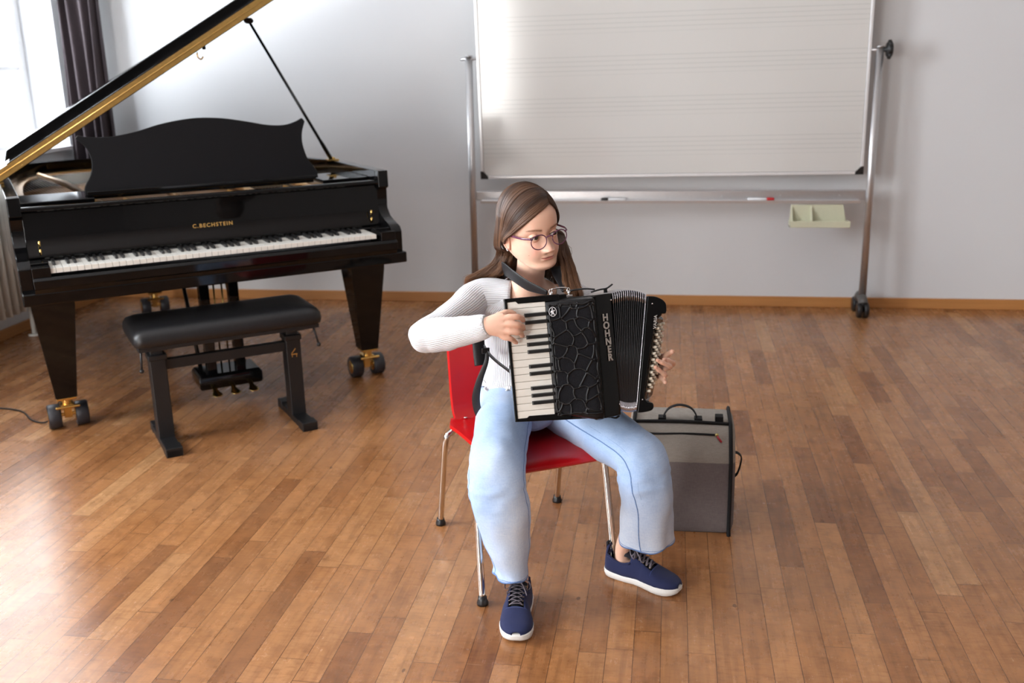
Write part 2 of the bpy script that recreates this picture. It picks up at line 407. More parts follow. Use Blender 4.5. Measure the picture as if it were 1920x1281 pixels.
for k in range(8):
    a = k*PI/4; b.ball((1.132, .04*math.cos(a), ZP+.04*math.sin(a)), .011, 10)
b.build('clamp_knob', M_blkp, wb, label='black clamping knob')
b = MB(); b.box((0, .0, .668), (2.13, .03, .050)); b.build('crossbar', M_alu, wb, bevel=.003)
b = MB(); b.prism([(-1.03, -.015, .640), (-1.03, -.075, .632), (-1.03, -.078, .648), (-1.03, -.073, .648), (-1.03, -.070, .638), (-1.03, -.015, .647)], (2.06, 0, 0))
b.build('pen_tray', simple('tray_metal', (.66, .66, .67), .28, .6), wb, bevel=.001)
for k in range(7):
    b = MB(); b.lathe([(.004, 0), (.004, -.003), (.001, -.004)], (-.93+.31*k, -.015, .666), 'Y', 10); b.build('screw', M_alu, wb)
# sponge and pen holder hung from the tray
n_ = simple('cream_plastic', lin(206, 206, 180), .45)
hb = thing('pen_holder', 'cream plastic holder hanging under the whiteboard tray', 'holder', (.79, 5.51, .514))
b = MB(); b.prism([(-.145, .012, .112), (.125, .012, .112), (.15, .012, 0), (-.152, .012, 0)], (0, .008, 0)); b.build('back_plate', n_, hb, bevel=.002)
b = MB(); b.box((0, -.025, .004), (.31, .085, .008)); b.box((0, -.064, .017), (.31, .006, .034)); b.box((-.152, -.025, .014), (.006, .085, .028)); b.box((.152, -.025, .014), (.006, .085, .028)); b.build('tray', n_, hb, bevel=.002)
for dx_ in (-.045, -.148):
    b = MB(); b.prism([(dx_, .012, .108), (dx_, -.055, .012), (dx_, .012, .012)], (.010, 0, 0)); b.build('divider', n_, hb, bevel=.002)
M_pen = simple('white_pen_plastic', (.75, .75, .76), .3)
def pen(x, flip, label, cap):
    t = thing('marker_pen', label, 'marker pen', (x, 5.555, .651), 0, 'marker pens on the tray')
    b = MB(); b.lathe([(.004, -.062), (.0075, -.060), (.0075, .035), (.006, .038)], (0, 0, 0), 'X', 16); b.build('barrel', M_pen, t)
    b = MB(); s = -1 if flip else 1
    b.lathe([(.0072, .0), (.0085, .002), (.0085, .036), (.006, .04)] if not flip else [(.006, -.04), (.0085, -.036), (.0085, -.002), (.0072, 0)], (s*.038 if not flip else -.060, 0, 0), 'X', 16); b.build('cap', cap, t, label='coloured cap')
pen(-.28, True, 'white marker pen with a black cap on the tray', M_blkp)
pen(.48, False, 'white marker pen with a red cap on the tray', simple('red_cap', lin(190, 30, 34), .35))
# ================================================================ GRAND PIANO
def lacquer(name, base=.003, rough=.04, spec=.32):
    n = NT(name); o = n.obj(); f = n.noise(o, 3, 3)
    n.set(Base_Color=(base, base, base*1.1), Roughness=n.m('MULTIPLY_ADD', f, .03, rough), Specular_IOR_Level=spec)
    n.bump(n.noise(o, 2.2, 2), .02, .004); return n.mat
M_lac = lacquer('black_piano_lacquer')
M_satin = simple('satin_black_wood', (.004, .004, .005), .5, Specular_IOR_Level=.2, var=.15, bump=.05, scale=300)
M_brass = simple('polished_brass', (.78, .52, .17), .22, 1.0, var=.08)
M_plate = simple('bronze_iron_plate', (.62, .33, .08), .34, .75, var=.12)
M_spruce = simple('spruce_soundboard', (.42, .20, .06), .6, var=.12)
M_ivory = simple('white_key_acrylic', (.80, .78, .72), .22, var=.02)
M_ebony = simple('black_key_ebony', (.010, .010, .010), .3)
M_rub = simple('caster_rubber', (.022, .022, .028), .45)
M_felt = simple('dark_felt', (.02, .02, .022), .9)
pn = thing('grand_piano', 'glossy black grand piano with its lid propped open and the keys uncovered', 'piano', (-1.9055, 3.8417, 0), R(37))
ZT = lambda y: .975 - .055*max(0, min(1, (y-.4)/1.7))
out = [(-.715, -.20), (-.715, .5), (-.715, 1.05), (-.68, 1.5), (-.60, 1.80), (-.45, 1.98), (-.2, 2.06), (.05, 2.03), (.22, 1.90), (.30, 1.70), (.36, 1.45), (.47, 1.15), (.60, .90), (.70, .66), (.735, .42), (.735, -.20)]
def cat2(p, n=6): return [(v.x, v.y) for v in catmull([(a, b_, 0) for a, b_ in p], n)]
oc = [(-.715, -.20)] + cat2(out[1:-1], 6) + [(.735, -.20)]
def inset(poly, d):
    r = []; N = len(poly)
    for i in range(N):
        a, p, c = Vector(poly[max(i-1, 0)]), Vector(poly[i]), Vector(poly[min(i+1, N-1)])
        t = (c-a).normalized(); nn = Vector((t.y, -t.x)); q = p+nn*d; r.append((q.x, q.y))
    return r
ic = inset(oc, .045)
b = MB()
b.rings([[(x, y, ZT(y)) , (X, Y, ZT(y)), (X, Y, .64), (x, y, .64)] for (x, y), (X, Y) in zip(oc, ic)], smooth=False)
b.build('case_rim', M_lac, pn, bevel=.004)
b = MB(); b.prism([(x, y, .66) for x, y in ic], (0, 0, .015)); b.build('bottom_board', M_satin, pn)
b = MB(); b.prism([(x, y, .775) for x, y in [(-.66, .1)] + ic[2:-2] + [(.68, .1)]], (0, 0, .01)); b.build('soundboard', M_spruce, pn)
# cast plate: pin block area, struts and a rim flange
b = MB(); b.box((.01, -.04, .868), (1.37, .20, .012)); b.box((.01, -.135, .874), (1.20, .012, .022))
ic2 = inset(ic, .06)
b.rings([[(x, y, .862), (X, Y, .862), (X, Y, .85), (x, y, .85)] for (x, y), (X, Y) in zip(ic[3:-3], ic2[3:-3])], smooth=False)
for x0, x1, yy in ((-.36, -.50, 1.72), (-.05, -.16, 1.86), (.25, .16, 1.55), (.5, .42, .98)):
    b.tube([(x0, .05, .885), ((x0+x1)/2, yy/2, .90), (x1, yy, .87)], [(.016, .012)]*3, 8, upv=(0, 0, 1))
b.build('iron_plate', M_plate, pn, bevel=.003)
b = MB()
for k in range(88):
    x = -.60+1.22*k/87
    if k % 2 == 0 and any(abs(x-q) < .012 for q in (-.36, -.05, .25, .5)): continue
    yy = 1.75 if x < -.1 else 1.75-(x+.1)*1.35
    b.tube([(x, -.10, .893), (x-.0-.12*(yy/1.9), yy*.96, .878)], .0007, 4)
so = b.build('strings', simple('steel_string', (.55, .45, .32), .3, .9), pn); so['kind'] = 'stuff'
b = MB()
for k in range(88):
    for r_ in (0, 1): b.cyl((-.60+1.22*(k+.5*r_)/87.5, -.115+.03*r_, .870), (-.60+1.22*(k+.5*r_)/87.5, -.118+.03*r_, .905), .0026, seg=6)
tp = b.build('tuning_pins', simple('tuning_pin_steel', (.4, .4, .42), .3, .9), pn); tp['kind'] = 'stuff'
# arms
for s, xo in ((-1, -.715), (1, .735)):
    prof = [(-.20, .975), (-.235, .975), (-.238, .905), (-.215, .895), (-.208, .85), (-.215, .815), (-.245, .785), (-.30, .768), (-.345, .755), (-.362, .735), (-.362, .66), (-.362, .64), (-.20, .64)]
    b = MB(); b.prism([(xo, y, z) for y, z in prof], (-s*.045, 0, 0)); b.build('arm', M_lac, pn, bevel=.004, seg=3)
    b = MB(); b.box((s*.650+.008, -.34, .714), (.062, .13, .062)); b.box((s*.650+.008, -.31, .748), (.062, .07, .008)); b.build('key_block', M_lac, pn, bevel=.003)
    b = MB(); b.cyl((s*.638+.01, -.245, .765), (s*.638+.01, -.245, .785), .004); b.cyl((s*.638+.01, -.245, .795), (s*.638+.01, -.245, .815), .004); b.build('fallboard_hinge', M_brass, pn, label='brass hinge of the keyboard lid')
# keybed, key slip
b = MB(); b.box((.01, -.19, .630), (1.45, .38, .035)); b.box((.01, -.375, .632), (1.45, .06, .045)); b.build('keybed', M_lac, pn, bevel=.006, seg=3)
b = MB(); b.prism([(-.672, -.405, .652), (-.672, -.41, .668), (-.672, -.420, .672), (-.672, -.420, .700), (-.672, -.412, .709), (-.672, -.398, .709), (-.672, -.398, .652)], (1.364, 0, 0)); b.build('key_slip', M_lac, pn, bevel=.002)
# keys: 52 white, 36 black
KX0, KW = -.617, 1.2272/52
wk = None
for k in range(52):
    if wk is None:
        b = MB(); b.box((0, -.3175, .728), (KW-.0011, .155, .018)); wk = b.build('white_key', M_ivory, pn, bevel=.0012, seg=2); o = wk
    else: o = wk.copy(); COL.objects.link(o); o.parent = pn
    o.location = (KX0+KW*(k+.5), 0, 0)
bk = None
for k in range(51):
    if (k % 7) in (1, 4): continue            # no black key between B-C and E-F, the row starting on A
    if bk is None:
        b = MB(); b.prism([(-.0058, -.335, .736), (-.0042, -.327, .7485), (-.0042, -.245, .7485), (-.0058, -.245, .736)], (.001, 0, 0)); b.bm.clear()
        b.rings([[(-.0060, -.337, .734), (.0060, -.337, .734), (.0060, -.245, .734), (-.0060, -.245, .734)], [(-.0045, -.327, .7485), (.0045, -.327, .7485), (.0045, -.245, .7485), (-.0045, -.245, .7485)]], smooth=False)
        bk = b.build('black_key', M_ebony, pn, bevel=.001); o = bk
    else: o = bk.copy(); COL.objects.link(o); o.parent = pn
    o.location = (KX0+KW*(k+1), 0, 0)
b = MB(); b.box((.0, -.241, .739), (1.30, .004, .005)); b.build('key_felt', M_felt, pn)
# fallboard with a rolled lower edge
pf = [(-.238, .741), (-.243, .752), (-.240, .766), (-.226, .785), (-.216, .83), (-.210, .915), (-.200, .915), (-.198, .741)]
b = MB(); b.prism([(-.672, y, z) for y, z in pf], (1.364, 0, 0)); b.build('fallboard', lacquer('fallboard_lacquer', .003, .03), pn, bevel=.003, seg=3)
b = MB(); b.prism([(-.672, y, z) for y, z in [(-.232, .918), (-.236, .924), (-.234, .934), (-.226, .938), (-.196, .934), (-.190, .918)]], (1.364, 0, 0)); b.build('front_rail', M_lac, pn, bevel=.002)
g_ = NT('gold_inlay'); g_.set(Base_Color=(.80, .50, .16), Metallic=.8, Roughness=.35)
M_gold = g_.mat
Mt = Matrix.Translation((-.002, -.2215, .812)) @ Matrix.Rotation(R(90-7), 4, 'X')
text_obj('maker_lettering', 'C.BECHSTEIN', .0205, M_gold, pn, Mt, .0006, 'gold inlaid letters reading C.BECHSTEIN', (1.02, 1.0), 1.28, .0005)
# music desk
b = MB(); b.box((-.0, .02, .937), (1.37, .26, .014)); b.bm.clear()
b.box((-.545, .0, .934), (.27, .26, .016)); b.box((.585, .0, .934), (.20, .26, .016)); b.box((.01, .035, .934), (.92, .17, .014)); b.build('desk_shelf', M_lac, pn, bevel=.003)
tp_ = catmull([(-.428, 1.166, 0), (-.385, 1.158, 0), (-.31, 1.156, 0), (-.22, 1.168, 0), (-.11, 1.195, 0), (.01, 1.211, 0), (.12, 1.207, 0), (.22, 1.190, 0), (.31, 1.171, 0), (.38, 1.167, 0), (.43, 1.178, 0), (.462, 1.192, 0)], 5)
rs_ = catmull([(.472, 1.178, 0), (.452, 1.13, 0), (.448, 1.08, 0), (.462, 1.02, 0), (.490, .975, 0), (.492, .944, 0)], 4)
ls_ = catmull([(-.435, .944, 0), (-.430, .975, 0), (-.402, 1.02, 0), (-.392, 1.07, 0), (-.405, 1.12, 0), (-.438, 1.155, 0)], 4)
dk = [(p.x, p.y) for p in tp_+rs_+ls_]
lean = lambda z: -.045 + (z-.944)*.28
b = MB(); b.prism([(x, lean(z), z) for x, z in dk], (0, .016, 0)); b.build('music_desk', M_satin, pn, bevel=.0025, seg=2)
b = MB(); b.box((.02, -.065, .948), (.90, .05, .010)); b.box((.02, -.088, .953), (.90, .006, .016)); b.build('music_ledge', M_lac, pn, bevel=.002)
for x in (-.30, .10, .33):
    b = MB(); b.box((x, -.12, .905), (.010, .07, .05)); b.build('plate_bracket', M_plate, pn, bevel=.003)
# lid: long panel from the fold to the tail, the front flap folded back on top of it
TH_ = R(30.9)
def L(u, y, h): return (-.725 + u*math.cos(TH_) - h*math.sin(TH_), y, .995 + u*math.sin(TH_) + h*math.cos(TH_) - .040*max(0, y-.10))
YF = .10
lo_ = [(x+.725 if x > -.7 else 0, y) for x, y in oc if y > YF+.02]
lo_ = [(0, YF)] + [(u*1.03, y*1.01) for u, y in lo_] + [(1.49, YF)]
lid = MB(); lid.prism([L(u, y, 0) for u, y in lo_], Vector(L(0, 0, .021))-Vector(L(0, 0, 0))); lid_o = lid.build('lid', lacquer('lid_lacquer', .003, .10, .08), pn, bevel=.003)
b = MB(); b.prism([L(u, y, .023) for u, y in ((.07, YF), (.10, YF+.28), (1.45, YF+.28), (1.49, YF))], Vector(L(0, 0, .021))-Vector(L(0, 0, 0))); b.build('folded_lid_flap', lacquer('dulled_lacquer', .003, .02, .04), pn, bevel=.004)
b = MB(); b.prism([L(u, YF+.26, .040) for u in (.07, 1.45)]+[L(u, YF+.26, .074) for u in (1.45, .105)], (0, .022, 0)); b.build('flap_lip', M_lac, pn, bevel=.004)
b = MB(); b.prism([L(u, YF-.002, h) for u, h in ((.012, .003), (1.48, .003), (1.48, .0205), (.012, .0205))], (0, -.002, 0))
b.prism([L(u, YF-.002, h) for u, h in ((.012, .0235), (1.48, .0235), (1.48, .040), (.012, .040))], (0, -.002, 0)); b.cyl(L(.012, YF-.004, .022), L(1.48, YF-.004, .022), .0026, seg=10)
for k in range(22):
    for h in (.009, .034): b.lathe([(.0022, -.0035), (.0022, -.0048), (.0008, -.0054)], L(.05+k*.066, YF-.001, h), 'Y', 8)
b.build('lid_hinge', simple('aged_brass', (.62, .40, .13), .34, .9, var=.2), pn, label='long brass hinge along the lid fold')
b = MB(); b.cyl((-.725, .3, .99), (-.725, .42, .99), .008); b.cyl((-.725, 1.0, .960), (-.725, 1.12, .957), .008); b.box((-.715, .36, .978), (.03, .10, .008)); b.build('side_hinge', M_brass, pn)
b = MB(); hk = L(.93, YF+.02, -.004); b.tube(catmull([(hk[0], hk[1], hk[2]), (hk[0]-.0, hk[1], hk[2]-.018), (hk[0]+.012, hk[1], hk[2]-.028), (hk[0]+.022, hk[1], hk[2]-.018)], 5), .003, 8); b.build('lid_hook', M_brass, pn, label='small brass hook under the lid')
for u, y in ((.60, .9), (.81, .4), (.98, .2)):
    b = MB(); q = L(u, y, -.008); b.lathe([(.007, -.008), (.008, .004), (.004, .008)], q, 'Z', 12); b.build('rubber_buffer', M_felt, pn)
st0, st1 = Vector((.690, .36, .972)), Vector((.356, .36, 1.600))
b = MB(); b.tube([st0, st0.lerp(st1, .12), st0.lerp(st1, .16), st1], [(.014, .010), (.013, .009), (.0085, .007), (.0075, .006)], 10, upv=(0, 1, 0)); b.build('lid_prop', M_lac, pn)
b = MB(); b.ball(st1, (.022, .02, .014), 12); b.build('prop_socket', M_felt, pn)
b = MB(); b.cyl((.69, .33, .985), (.69, .39, .985), .006); b.box((.69, .36, .978), (.05, .05, .006)); b.build('prop_hinge', M_brass, pn)
# legs and casters
def leg(x, y, s=1.0):
    b = MB(); 
    b.box((x, y, .598), (.20, .20, .03))
    b.rings([[(x+a*w_, y+c*w_, z) for a, c in ((-1, -1), (1, -1), (1, 1), (-1, 1))] for z, w_ in ((.14, .041), (.16, .042), (.52, .078), (.545, .079), (.545, .086), (.585, .086))], smooth=False)
    lg = b.build('leg', M_lac, pn, bevel=.003)
    b = MB(); b.box((x, y, .134), (.075, .075, .010)); b.cyl((x, y, .130), (x, y, .100), .02); b.box((x, y+.012, .098), (.05, .075, .016)); b.box((x, y+.022, .070), (.030, .022, .06)); b.cyl((x-.078, y+.028, .052), (x+.078, y+.028, .052), .0075)
    b.cyl((x-.045, y-.028, .098), (x+.045, y-.028, .098), .006)
    cs = b.build('caster', M_brass, lg, bevel=.002, label='brass double caster')
    for t in (-1, 1):
        b = MB(); b.lathe([(.018, -.024), (.046, -.025), (.050, -.020), (.050, .020), (.046, .025), (.018, .024)], (x+t*.052, y+.028, .050), 'X', 28)
        b.lathe([(.004, -.0262), (.03, -.0262), (.032, -.022), (.032, .022), (.03, .0262), (.004, .0262)], (x+t*.052, y+.028, .050), 'X', 24, mi=1); b.build('wheel', [M_rub, M_brass], lg, label='black rubber wheel with a brass hub')
leg(-.605, .03); leg(.688, .03); leg(.03, 1.86)
# lyre with three pedals
b = MB()
for x in (-.018, .105): b.box((x, .05, .36), (.042, .045, .54))
b.box((.045, .05, .605), (.24, .13, .03)); b.build('lyre_post', M_lac, pn, bevel=.003)
b = MB(); b.rings([[(.05+a*w_, .07+c*d_, z) for a, c in ((-1, -1), (1, -1), (1, 1), (-1, 1))] for z, w_, d_ in ((.075, .13, .085), (.085, .135, .09), (.125, .135, .09), (.14, .125, .08))], smooth=False); b.build('pedal_box', M_lac, pn, bevel=.006, seg=3)
for x in (-.032, .045, .122):
    b = MB(); b.tube(catmull([(x, .0, .095), (x, -.04, .093), (x, -.085, .080), (x, -.125, .074)], 4), [(.011, .004)]*3+[(.010, .004)]*4+[(.013, .004), (.017, .004), (.021, .004), (.021, .0035), (.017, .003), (.008, .002)], 12, upv=(1, 0, 0)); b.build('pedal', M_brass, pn, label='brass pedal')
for x in (.028, .062):
    b = MB(); b.cyl((x, .06, .14), (x, .06, .60), .004, seg=8); b.build('pedal_rod', M_brass, pn, label='thin brass pedal rod')
for x in (-.05, .14):
    b = MB(); b.cyl((x, .12, .13), (x*1.0, .42, .62), .009, seg=10); b.build('lyre_brace', M_lac, pn)
b = MB(); b.box((.12, -.05, .603), (.36, .10, .016)); b.box((-.42, .0, .608), (.16, .05, .01)); b.build('under_block', M_satin, pn, bevel=.003)
# cable trailing from the left leg
cp = catmull([(-2.425, 3.50, .135), (-2.47, 3.50, .06), (-2.53, 3.52, .012), (-2.62, 3.56, .004), (-2.74, 3.66, .004), (-2.90, 3.69, .004), (-3.15, 3.70, .004), (-3.40, 3.80, .004)], 8)
b = MB(); b.tube(cp, .0036, 8); tag(b.build('cable', simple('black_cable', (.012, .012, .012), .45)), 'thin black cable running over the floor from the left piano leg', 'cable')

# ================================================================ PIANO BENCH
M_leath = simple('black_leatherette', (.008, .008, .009), .40, var=.1, bump=.25, scale=420)
M_bmet = simple('black_powder_coat', (.008, .008, .009), .45, var=.1, bump=.05, scale=300)
be = thing('piano_bench', 'black padded piano bench with a steel frame in front of the grand piano', 'bench', (-1.72, 3.55, 0), R(37))
b = MB()
rings = []
HX, HY = .355, .165
for z, i_ in ((.425, .012), (.430, .003), (.445, 0), (.468, .002), (.484, .012), (.494, .035), (.499, .07), (.501, .12)):
    rr_ = .035; pts = []
    for q, (cx_, cy_) in enumerate(((1, 1), (-1, 1), (-1, -1), (1, -1))):
        for k in range(7):
            a = PI/2*q + PI/2*k/6
            e = max(0, rr_-i_*.2); X = HX-i_-e; Y = HY-i_-e
            pts.append((cx_*X+e*math.cos(a), cy_*Y+e*math.sin(a), z))
    rings.append(pts)
b.rings(rings); b.build('seat_cushion', M_leath, be, smooth=True)
b = MB(); b.box((0, 0, .418), (.68, .30, .016)); b.build('seat_board', M_bmet, be, bevel=.002)
for s in (-1, 1):
    b = MB(); b.rings([[(s*.262+a*.030, -.0+c*.034, z) for a, c in ((-1, -1), (1, -1), (1, 1), (-1, 1))] for z in (.02, .345)], smooth=False); b.box((s*.262, 0, .352), (.070, .078, .022)); p_ = b.build('post', M_bmet, be, bevel=.004)
    b = MB(); b.box((s*.262, 0, .385), (.046, .050, .06)); b.box((s*.262, 0, .405), (.06, .22, .016)); b.build('inner_post', M_bmet, be, bevel=.003)
    b = MB(); b.box((s*.262, 0, .014), (.058, .37, .028)); b.box((s*.262, -.155, .018), (.062, .06, .036)); b.box((s*.262, .155, .018), (.062, .06, .036)); b.build('foot', M_bmet, be, bevel=.003)
    b = MB(); b.cyl((s*.325, -.10, .425), (s*.335, -.135, .345), .0045, seg=10); b.ball((s*.336, -.138, .338), .009, 10); b.build('height_knob', M_bmet, be)
b = MB(); b.box((0, 0, .315), (.47, .03, .040)); b.build('crossbar', M_bmet, be, bevel=.003)
# gold mark of a small grand piano on the right post
b = MB(); q = (.262, -.0362, .285)
b.prism([(q[0]+x*.9, q[1], q[2]+z*.9) for x, z in ((-.014, -.004), (.014, -.004), (.014, .0), (-.014, .0))], (0, .001, 0))
b.prism([(q[0]+x*.9, q[1], q[2]+z*.9) for x, z in ((-.014, .002), (-.010, .002), (.008, .022), (.006, .025))], (0, .001, 0))
for x in (-.010, .010): b.prism([(q[0]+(x+t)*.9, q[1], q[2]+z*.9) for t, z in ((-.0012, -.016), (.0012, -.016), (.0012, -.004), (-.0012, -.004))], (0, .001, 0))
b.build('gold_mark', M_gold, be, label='small gold grand piano emblem')
# ================================================================ RED CHAIR
n = NT('red_lacquered_shell'); o_ = n.obj(); n.set(Base_Color=lin(196, 12, 20), Roughness=.28, Specular_IOR_Level=.5, Coat_Weight=.3, Coat_Roughness=.1); n.bump(n.noise(o_, 30, 3), .03, .002); M_red = n.mat
n = NT('chrome_tube'); n.set(Base_Color=(.72, .70, .67), Metallic=1.0, Roughness=.10); M_chr = n.mat
ch = thing('chair', 'red moulded chair with chromed tube legs under the seated girl', 'chair', (-.40, 2.68, 0), R(29))
# one-piece shell: centre line from the front lip over the seat up the back
cl = catmull([(-.262, .362, 0), (-.235, .378, 0), (-.12, .384, 0), (.02, .374, 0), (.12, .362, 0), (.175, .368, 0), (.208, .395, 0), (.222, .44, 0), (.230, .51, 0), (.238, .58, 0), (.248, .645, 0)], 6)
def shell(u, v):
    i = u*(len(cl)-1); k = min(int(i), len(cl)-2); p = cl[k].lerp(cl[k+1], i-k)
    s = (v-.5)*2
    hw = .180 if u < .4 else .180-.030*min(1, (u-.4)/.15)
    if u < .08: hw = .180*(1-.22*(1-u/.08)**2)
    if u > .9: hw = .150*(1-.25*((u-.9)/.1)**2)
    x = s*hw-.013; e = abs(s)**2.5
    if u < .5: return (x, p.x, p.y+.012*e*(1 if u > .1 else .3))
    return (x, p.x-.022*e, p.y)
b = MB(); b.grid(shell, 60, 28); b.build('seat_shell', M_red, ch, solid=.010, bevel=.003)
def cleg(x, y, xt, yt, zt, xin, zin, name):
    b = MB(); pts = catmull([(x, y, .012), (x+(xt-x)*.5, y+(yt-y)*.5, zt*.5), (xt, yt, zt-.035), (xt-(xt-xin)*.12, yt, zt-.008), (xt-(xt-xin)*.35, yt, zt), (xin, yt*.9, zin)], 6)
    b.tube(pts, .0095, 14); lg = b.build(name, M_chr, ch)
    b = MB(); b.lathe([(.010, 0), (.0155, .001), (.016, .008), (.0125, .016), (.0118, .024), (.010, .024)], (x, y, 0), 'Z', 16); b.build('foot_cap', M_blkp, lg, label='black plastic foot cap')
cleg(-.230, -.258, -.214, -.175, .366, -.06, .356, 'leg')
cleg(.176, -.232, .170, -.165, .366, .04, .356, 'leg')
cleg(-.200, .248, -.200, .150, .350, -.06, .340, 'leg')
cleg(.204, .262, .180, .150, .350, .04, .340, 'leg')
b = MB(); b.box((0, -.02, .350), (.13, .34, .010)); b.build('mounting_plate', M_bmet, ch, bevel=.002)
b = MB()
b.lathe([(.0065, 0), (.006, .0025), (.003, .004)], (-.13, .165, .377), 'Z', 12); b.build('rivet', M_chr, ch, label='small metal rivet in the seat shell')

# ================================================================ ACCORDION CASE (soft bag)
def cloth_mat():
    n = NT('melange_canvas'); o = n.obj(); x, y, z = n.sep(o)
    a = n.noise(n.map(o, (900, 900, 60)), 1.0, 3, .7); c = n.noise(n.map(o, (60, 60, 900)), 1.0, 3, .7); g = n.noise(o, 9, 3)
    f = n.m('MULTIPLY_ADD', n.m('ADD', a, c), .5, n.m('MULTIPLY', g, .15))
    base = n.mix(n.m('GREATER_THAN', z, .229), n.ramp(f, [(.35, lin(92, 85, 85)), (.75, lin(126, 117, 116))]), n.ramp(f, [(.35, lin(128, 122, 115)), (.75, lin(164, 157, 148))]))  # same cloth: lighter top and shaded lower half partly put into the colour
    n.set(Base_Color=base, Roughness=.9); n.bump(f, .3, .001); return n.mat
M_case = cloth_mat(); M_trim = simple('black_webbing', (.008, .008, .009), .75, Specular_IOR_Level=.3, var=.15, bump=.2, scale=400)
cs = thing('instrument_case', 'grey soft instrument case with black zips standing on the floor behind the girl', 'case', (.051, 2.835, 0), 0)
prof = [(0, .004), (-.004, .02), (-.006, .12), (0, .225), (.010, .245), (.050, .294), (.075, .316), (.10, .324), (.22, .324), (.238, .312), (.245, .28), (.247, .03), (.238, .004)]
def ring_case(x, s):
    cy, cz = .12, .165
    return [(x, cy+(y-cy)*s, cz+(z-cz)*s if z > .01 else .0+(1-s)*.25) for y, z in prof]
rs = []
for x, s in ((-.160, .88), (-.155, .955), (-.145, .99), (-.130, 1.0), (0, 1.008), (.130, 1.0), (.145, .99), (.155, .955), (.160, .88)): rs.append(ring_case(x, s))
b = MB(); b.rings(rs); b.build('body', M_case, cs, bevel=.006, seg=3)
for s in (-1, 1):
    b = MB(); pts = [Vector(p) for p in ring_case(s*.146, 1.0)]; b.tube(catmull(pts, 3, True), [(.0060, .0105)]*(len(pts)*3), 8, closed=True, upv=(1, 0, 0)); b.build('side_piping', M_trim, cs, label='black zip piping along the edge')
b = MB(); b.tube(catmull([(-.150, .090, .323), (0, .088, .328), (.150, .090, .323)], 5), .0055, 8); b.build('top_piping', M_trim, cs)
b = MB(); b.tube(catmull([(-.15, .055, .301), (-.08, .053, .298), (0, .056, .300), (.06, .054, .301), (.098, .054, .300)], 5), (.0035), 8); zp = b.build('zip', M_trim, cs)
b = MB(); b.ball((.104, .050, .301), (.006, .004, .006), 10); b.build('zip_slider', simple('zip_metal', (.6, .5, .2), .3, .9), zp, label='metal zip slider')
b = MB(); b.tube([(.105, .047, .299), (.112, .040, .290), (.118, .035, .284)], [(.004, .0025)]*3, 8); b.build('zip_pull', simple('red_pull', (.35, .01, .02), .5), zp, label='red and black zip pull')
hz = catmull([(-.060, .11, .322), (-.054, .11, .343), (-.038, .11, .364), (-.008, .11, .374), (.024, .11, .366), (.040, .11, .347), (.048, .11, .322)], 5)
b = MB(); b.tube(hz, [(.0105, .0022)]*len(hz), 10, upv=(0, 1, 0))
b.box((-.061, .11, .329), (.024, .03, .012)); b.box((.049, .11, .329), (.024, .03, .012)); b.build('carry_handle', M_trim, cs)
b = MB(); b.box((.112, .11, .334), (.024, .03, .018)); b.build('strap_loop', M_trim, cs)
hs = catmull([(.160, .08, .236), (.170, .08, .234), (.181, .08, .222), (.180, .08, .198), (.172, .08, .168), (.162, .08, .156)], 5)
b = MB(); b.tube(hs, [(.011, .0022)]*len(hs), 10, upv=(0, 1, 0)); b.build('side_handle', M_trim, cs)

# ================================================================ ACCORDION
ac = thing('accordion', 'black piano accordion with a web patterned grille, held by the girl', 'accordion', (-.3737, 2.3220, .5384))
AM = Matrix.Rotation(R(13), 4, 'Z') @ Matrix.Rotation(R(-12), 4, 'X') @ Matrix.Rotation(R(-3.1), 4, 'Y')
ac.rotation_euler = AM.to_euler(); ac.scale = (1.059,)*3
M_ab = lacquer('accordion_celluloid', .002, .05, .28)
M_grille = simple('black_grille_plastic', (.004, .004, .005), .36, Specular_IOR_Level=.3, var=.1, bump=.04, scale=200)
M_mesh = simple('grille_cloth', (.006, .006, .008), .85, Specular_IOR_Level=.2, var=.4, bump=.5, scale=900)
M_chrome = simple('polished_chrome', (.8, .8, .8), .12, 1.0)
# keyboard: base board with raised rails, white and black keys
b = MB()
b.box((.075, .020, .1435), (.150, .022, .287)); b.box((.003, .002, .1435), (.006, .030, .291))
b.prism([(0, -.010, .281), (.026, -.010, .281), (.032, -.010, .2745), (.13, -.010, .2735), (.13, -.010, .289), (0, -.010, .289)], (0, .03, 0))
b.prism([(0, -.010, -.003), (.135, -.010, -.010), (.135, -.010, .006), (.034, -.010, .0085), (.028, -.010, .003), (0, -.010, .003)], (0, .03, 0))
b.build('keyboard_frame', M_ab, ac, bevel=.0018)
NW = 16; z0, z1 = .0035, .2805; kw = (z1-z0)/NW
akw = None
for k in range(NW):
    if akw is None:
        b = MB(); b.box((.0515, .0, 0), (.089, .016, kw-.0006)); akw = b.build('white_key', M_ivory, ac, bevel=.0013, seg=3); o = akw
    else: o = akw.copy(); COL.objects.link(o); o.parent = ac
    o.location = (0, 0, z0+kw*(k+.5))
# dark gaps seen from the top: 2,3 pattern counted on the photo
bl_pos = [14, 13, 11, 10, 9, 7, 6, 4, 3, 2]
abk = None
for k in bl_pos:
    if abk is None:
        b = MB(); b.rings([[(.044, -.0075, -.0050), (.098, -.0075, -.0050), (.098, -.0075, .0050), (.044, -.0075, .0050)], [(.0465, -.0145, -.0036), (.098, -.0155, -.0036), (.098, -.0155, .0036), (.0465, -.0145, .0036)]], smooth=False)
        abk = b.build('black_key', M_ebony, ac, bevel=.0009); o = abk
    else: o = abk.copy(); COL.objects.link(o); o.parent = ac
    o.location = (0, 0, z0+kw*k)
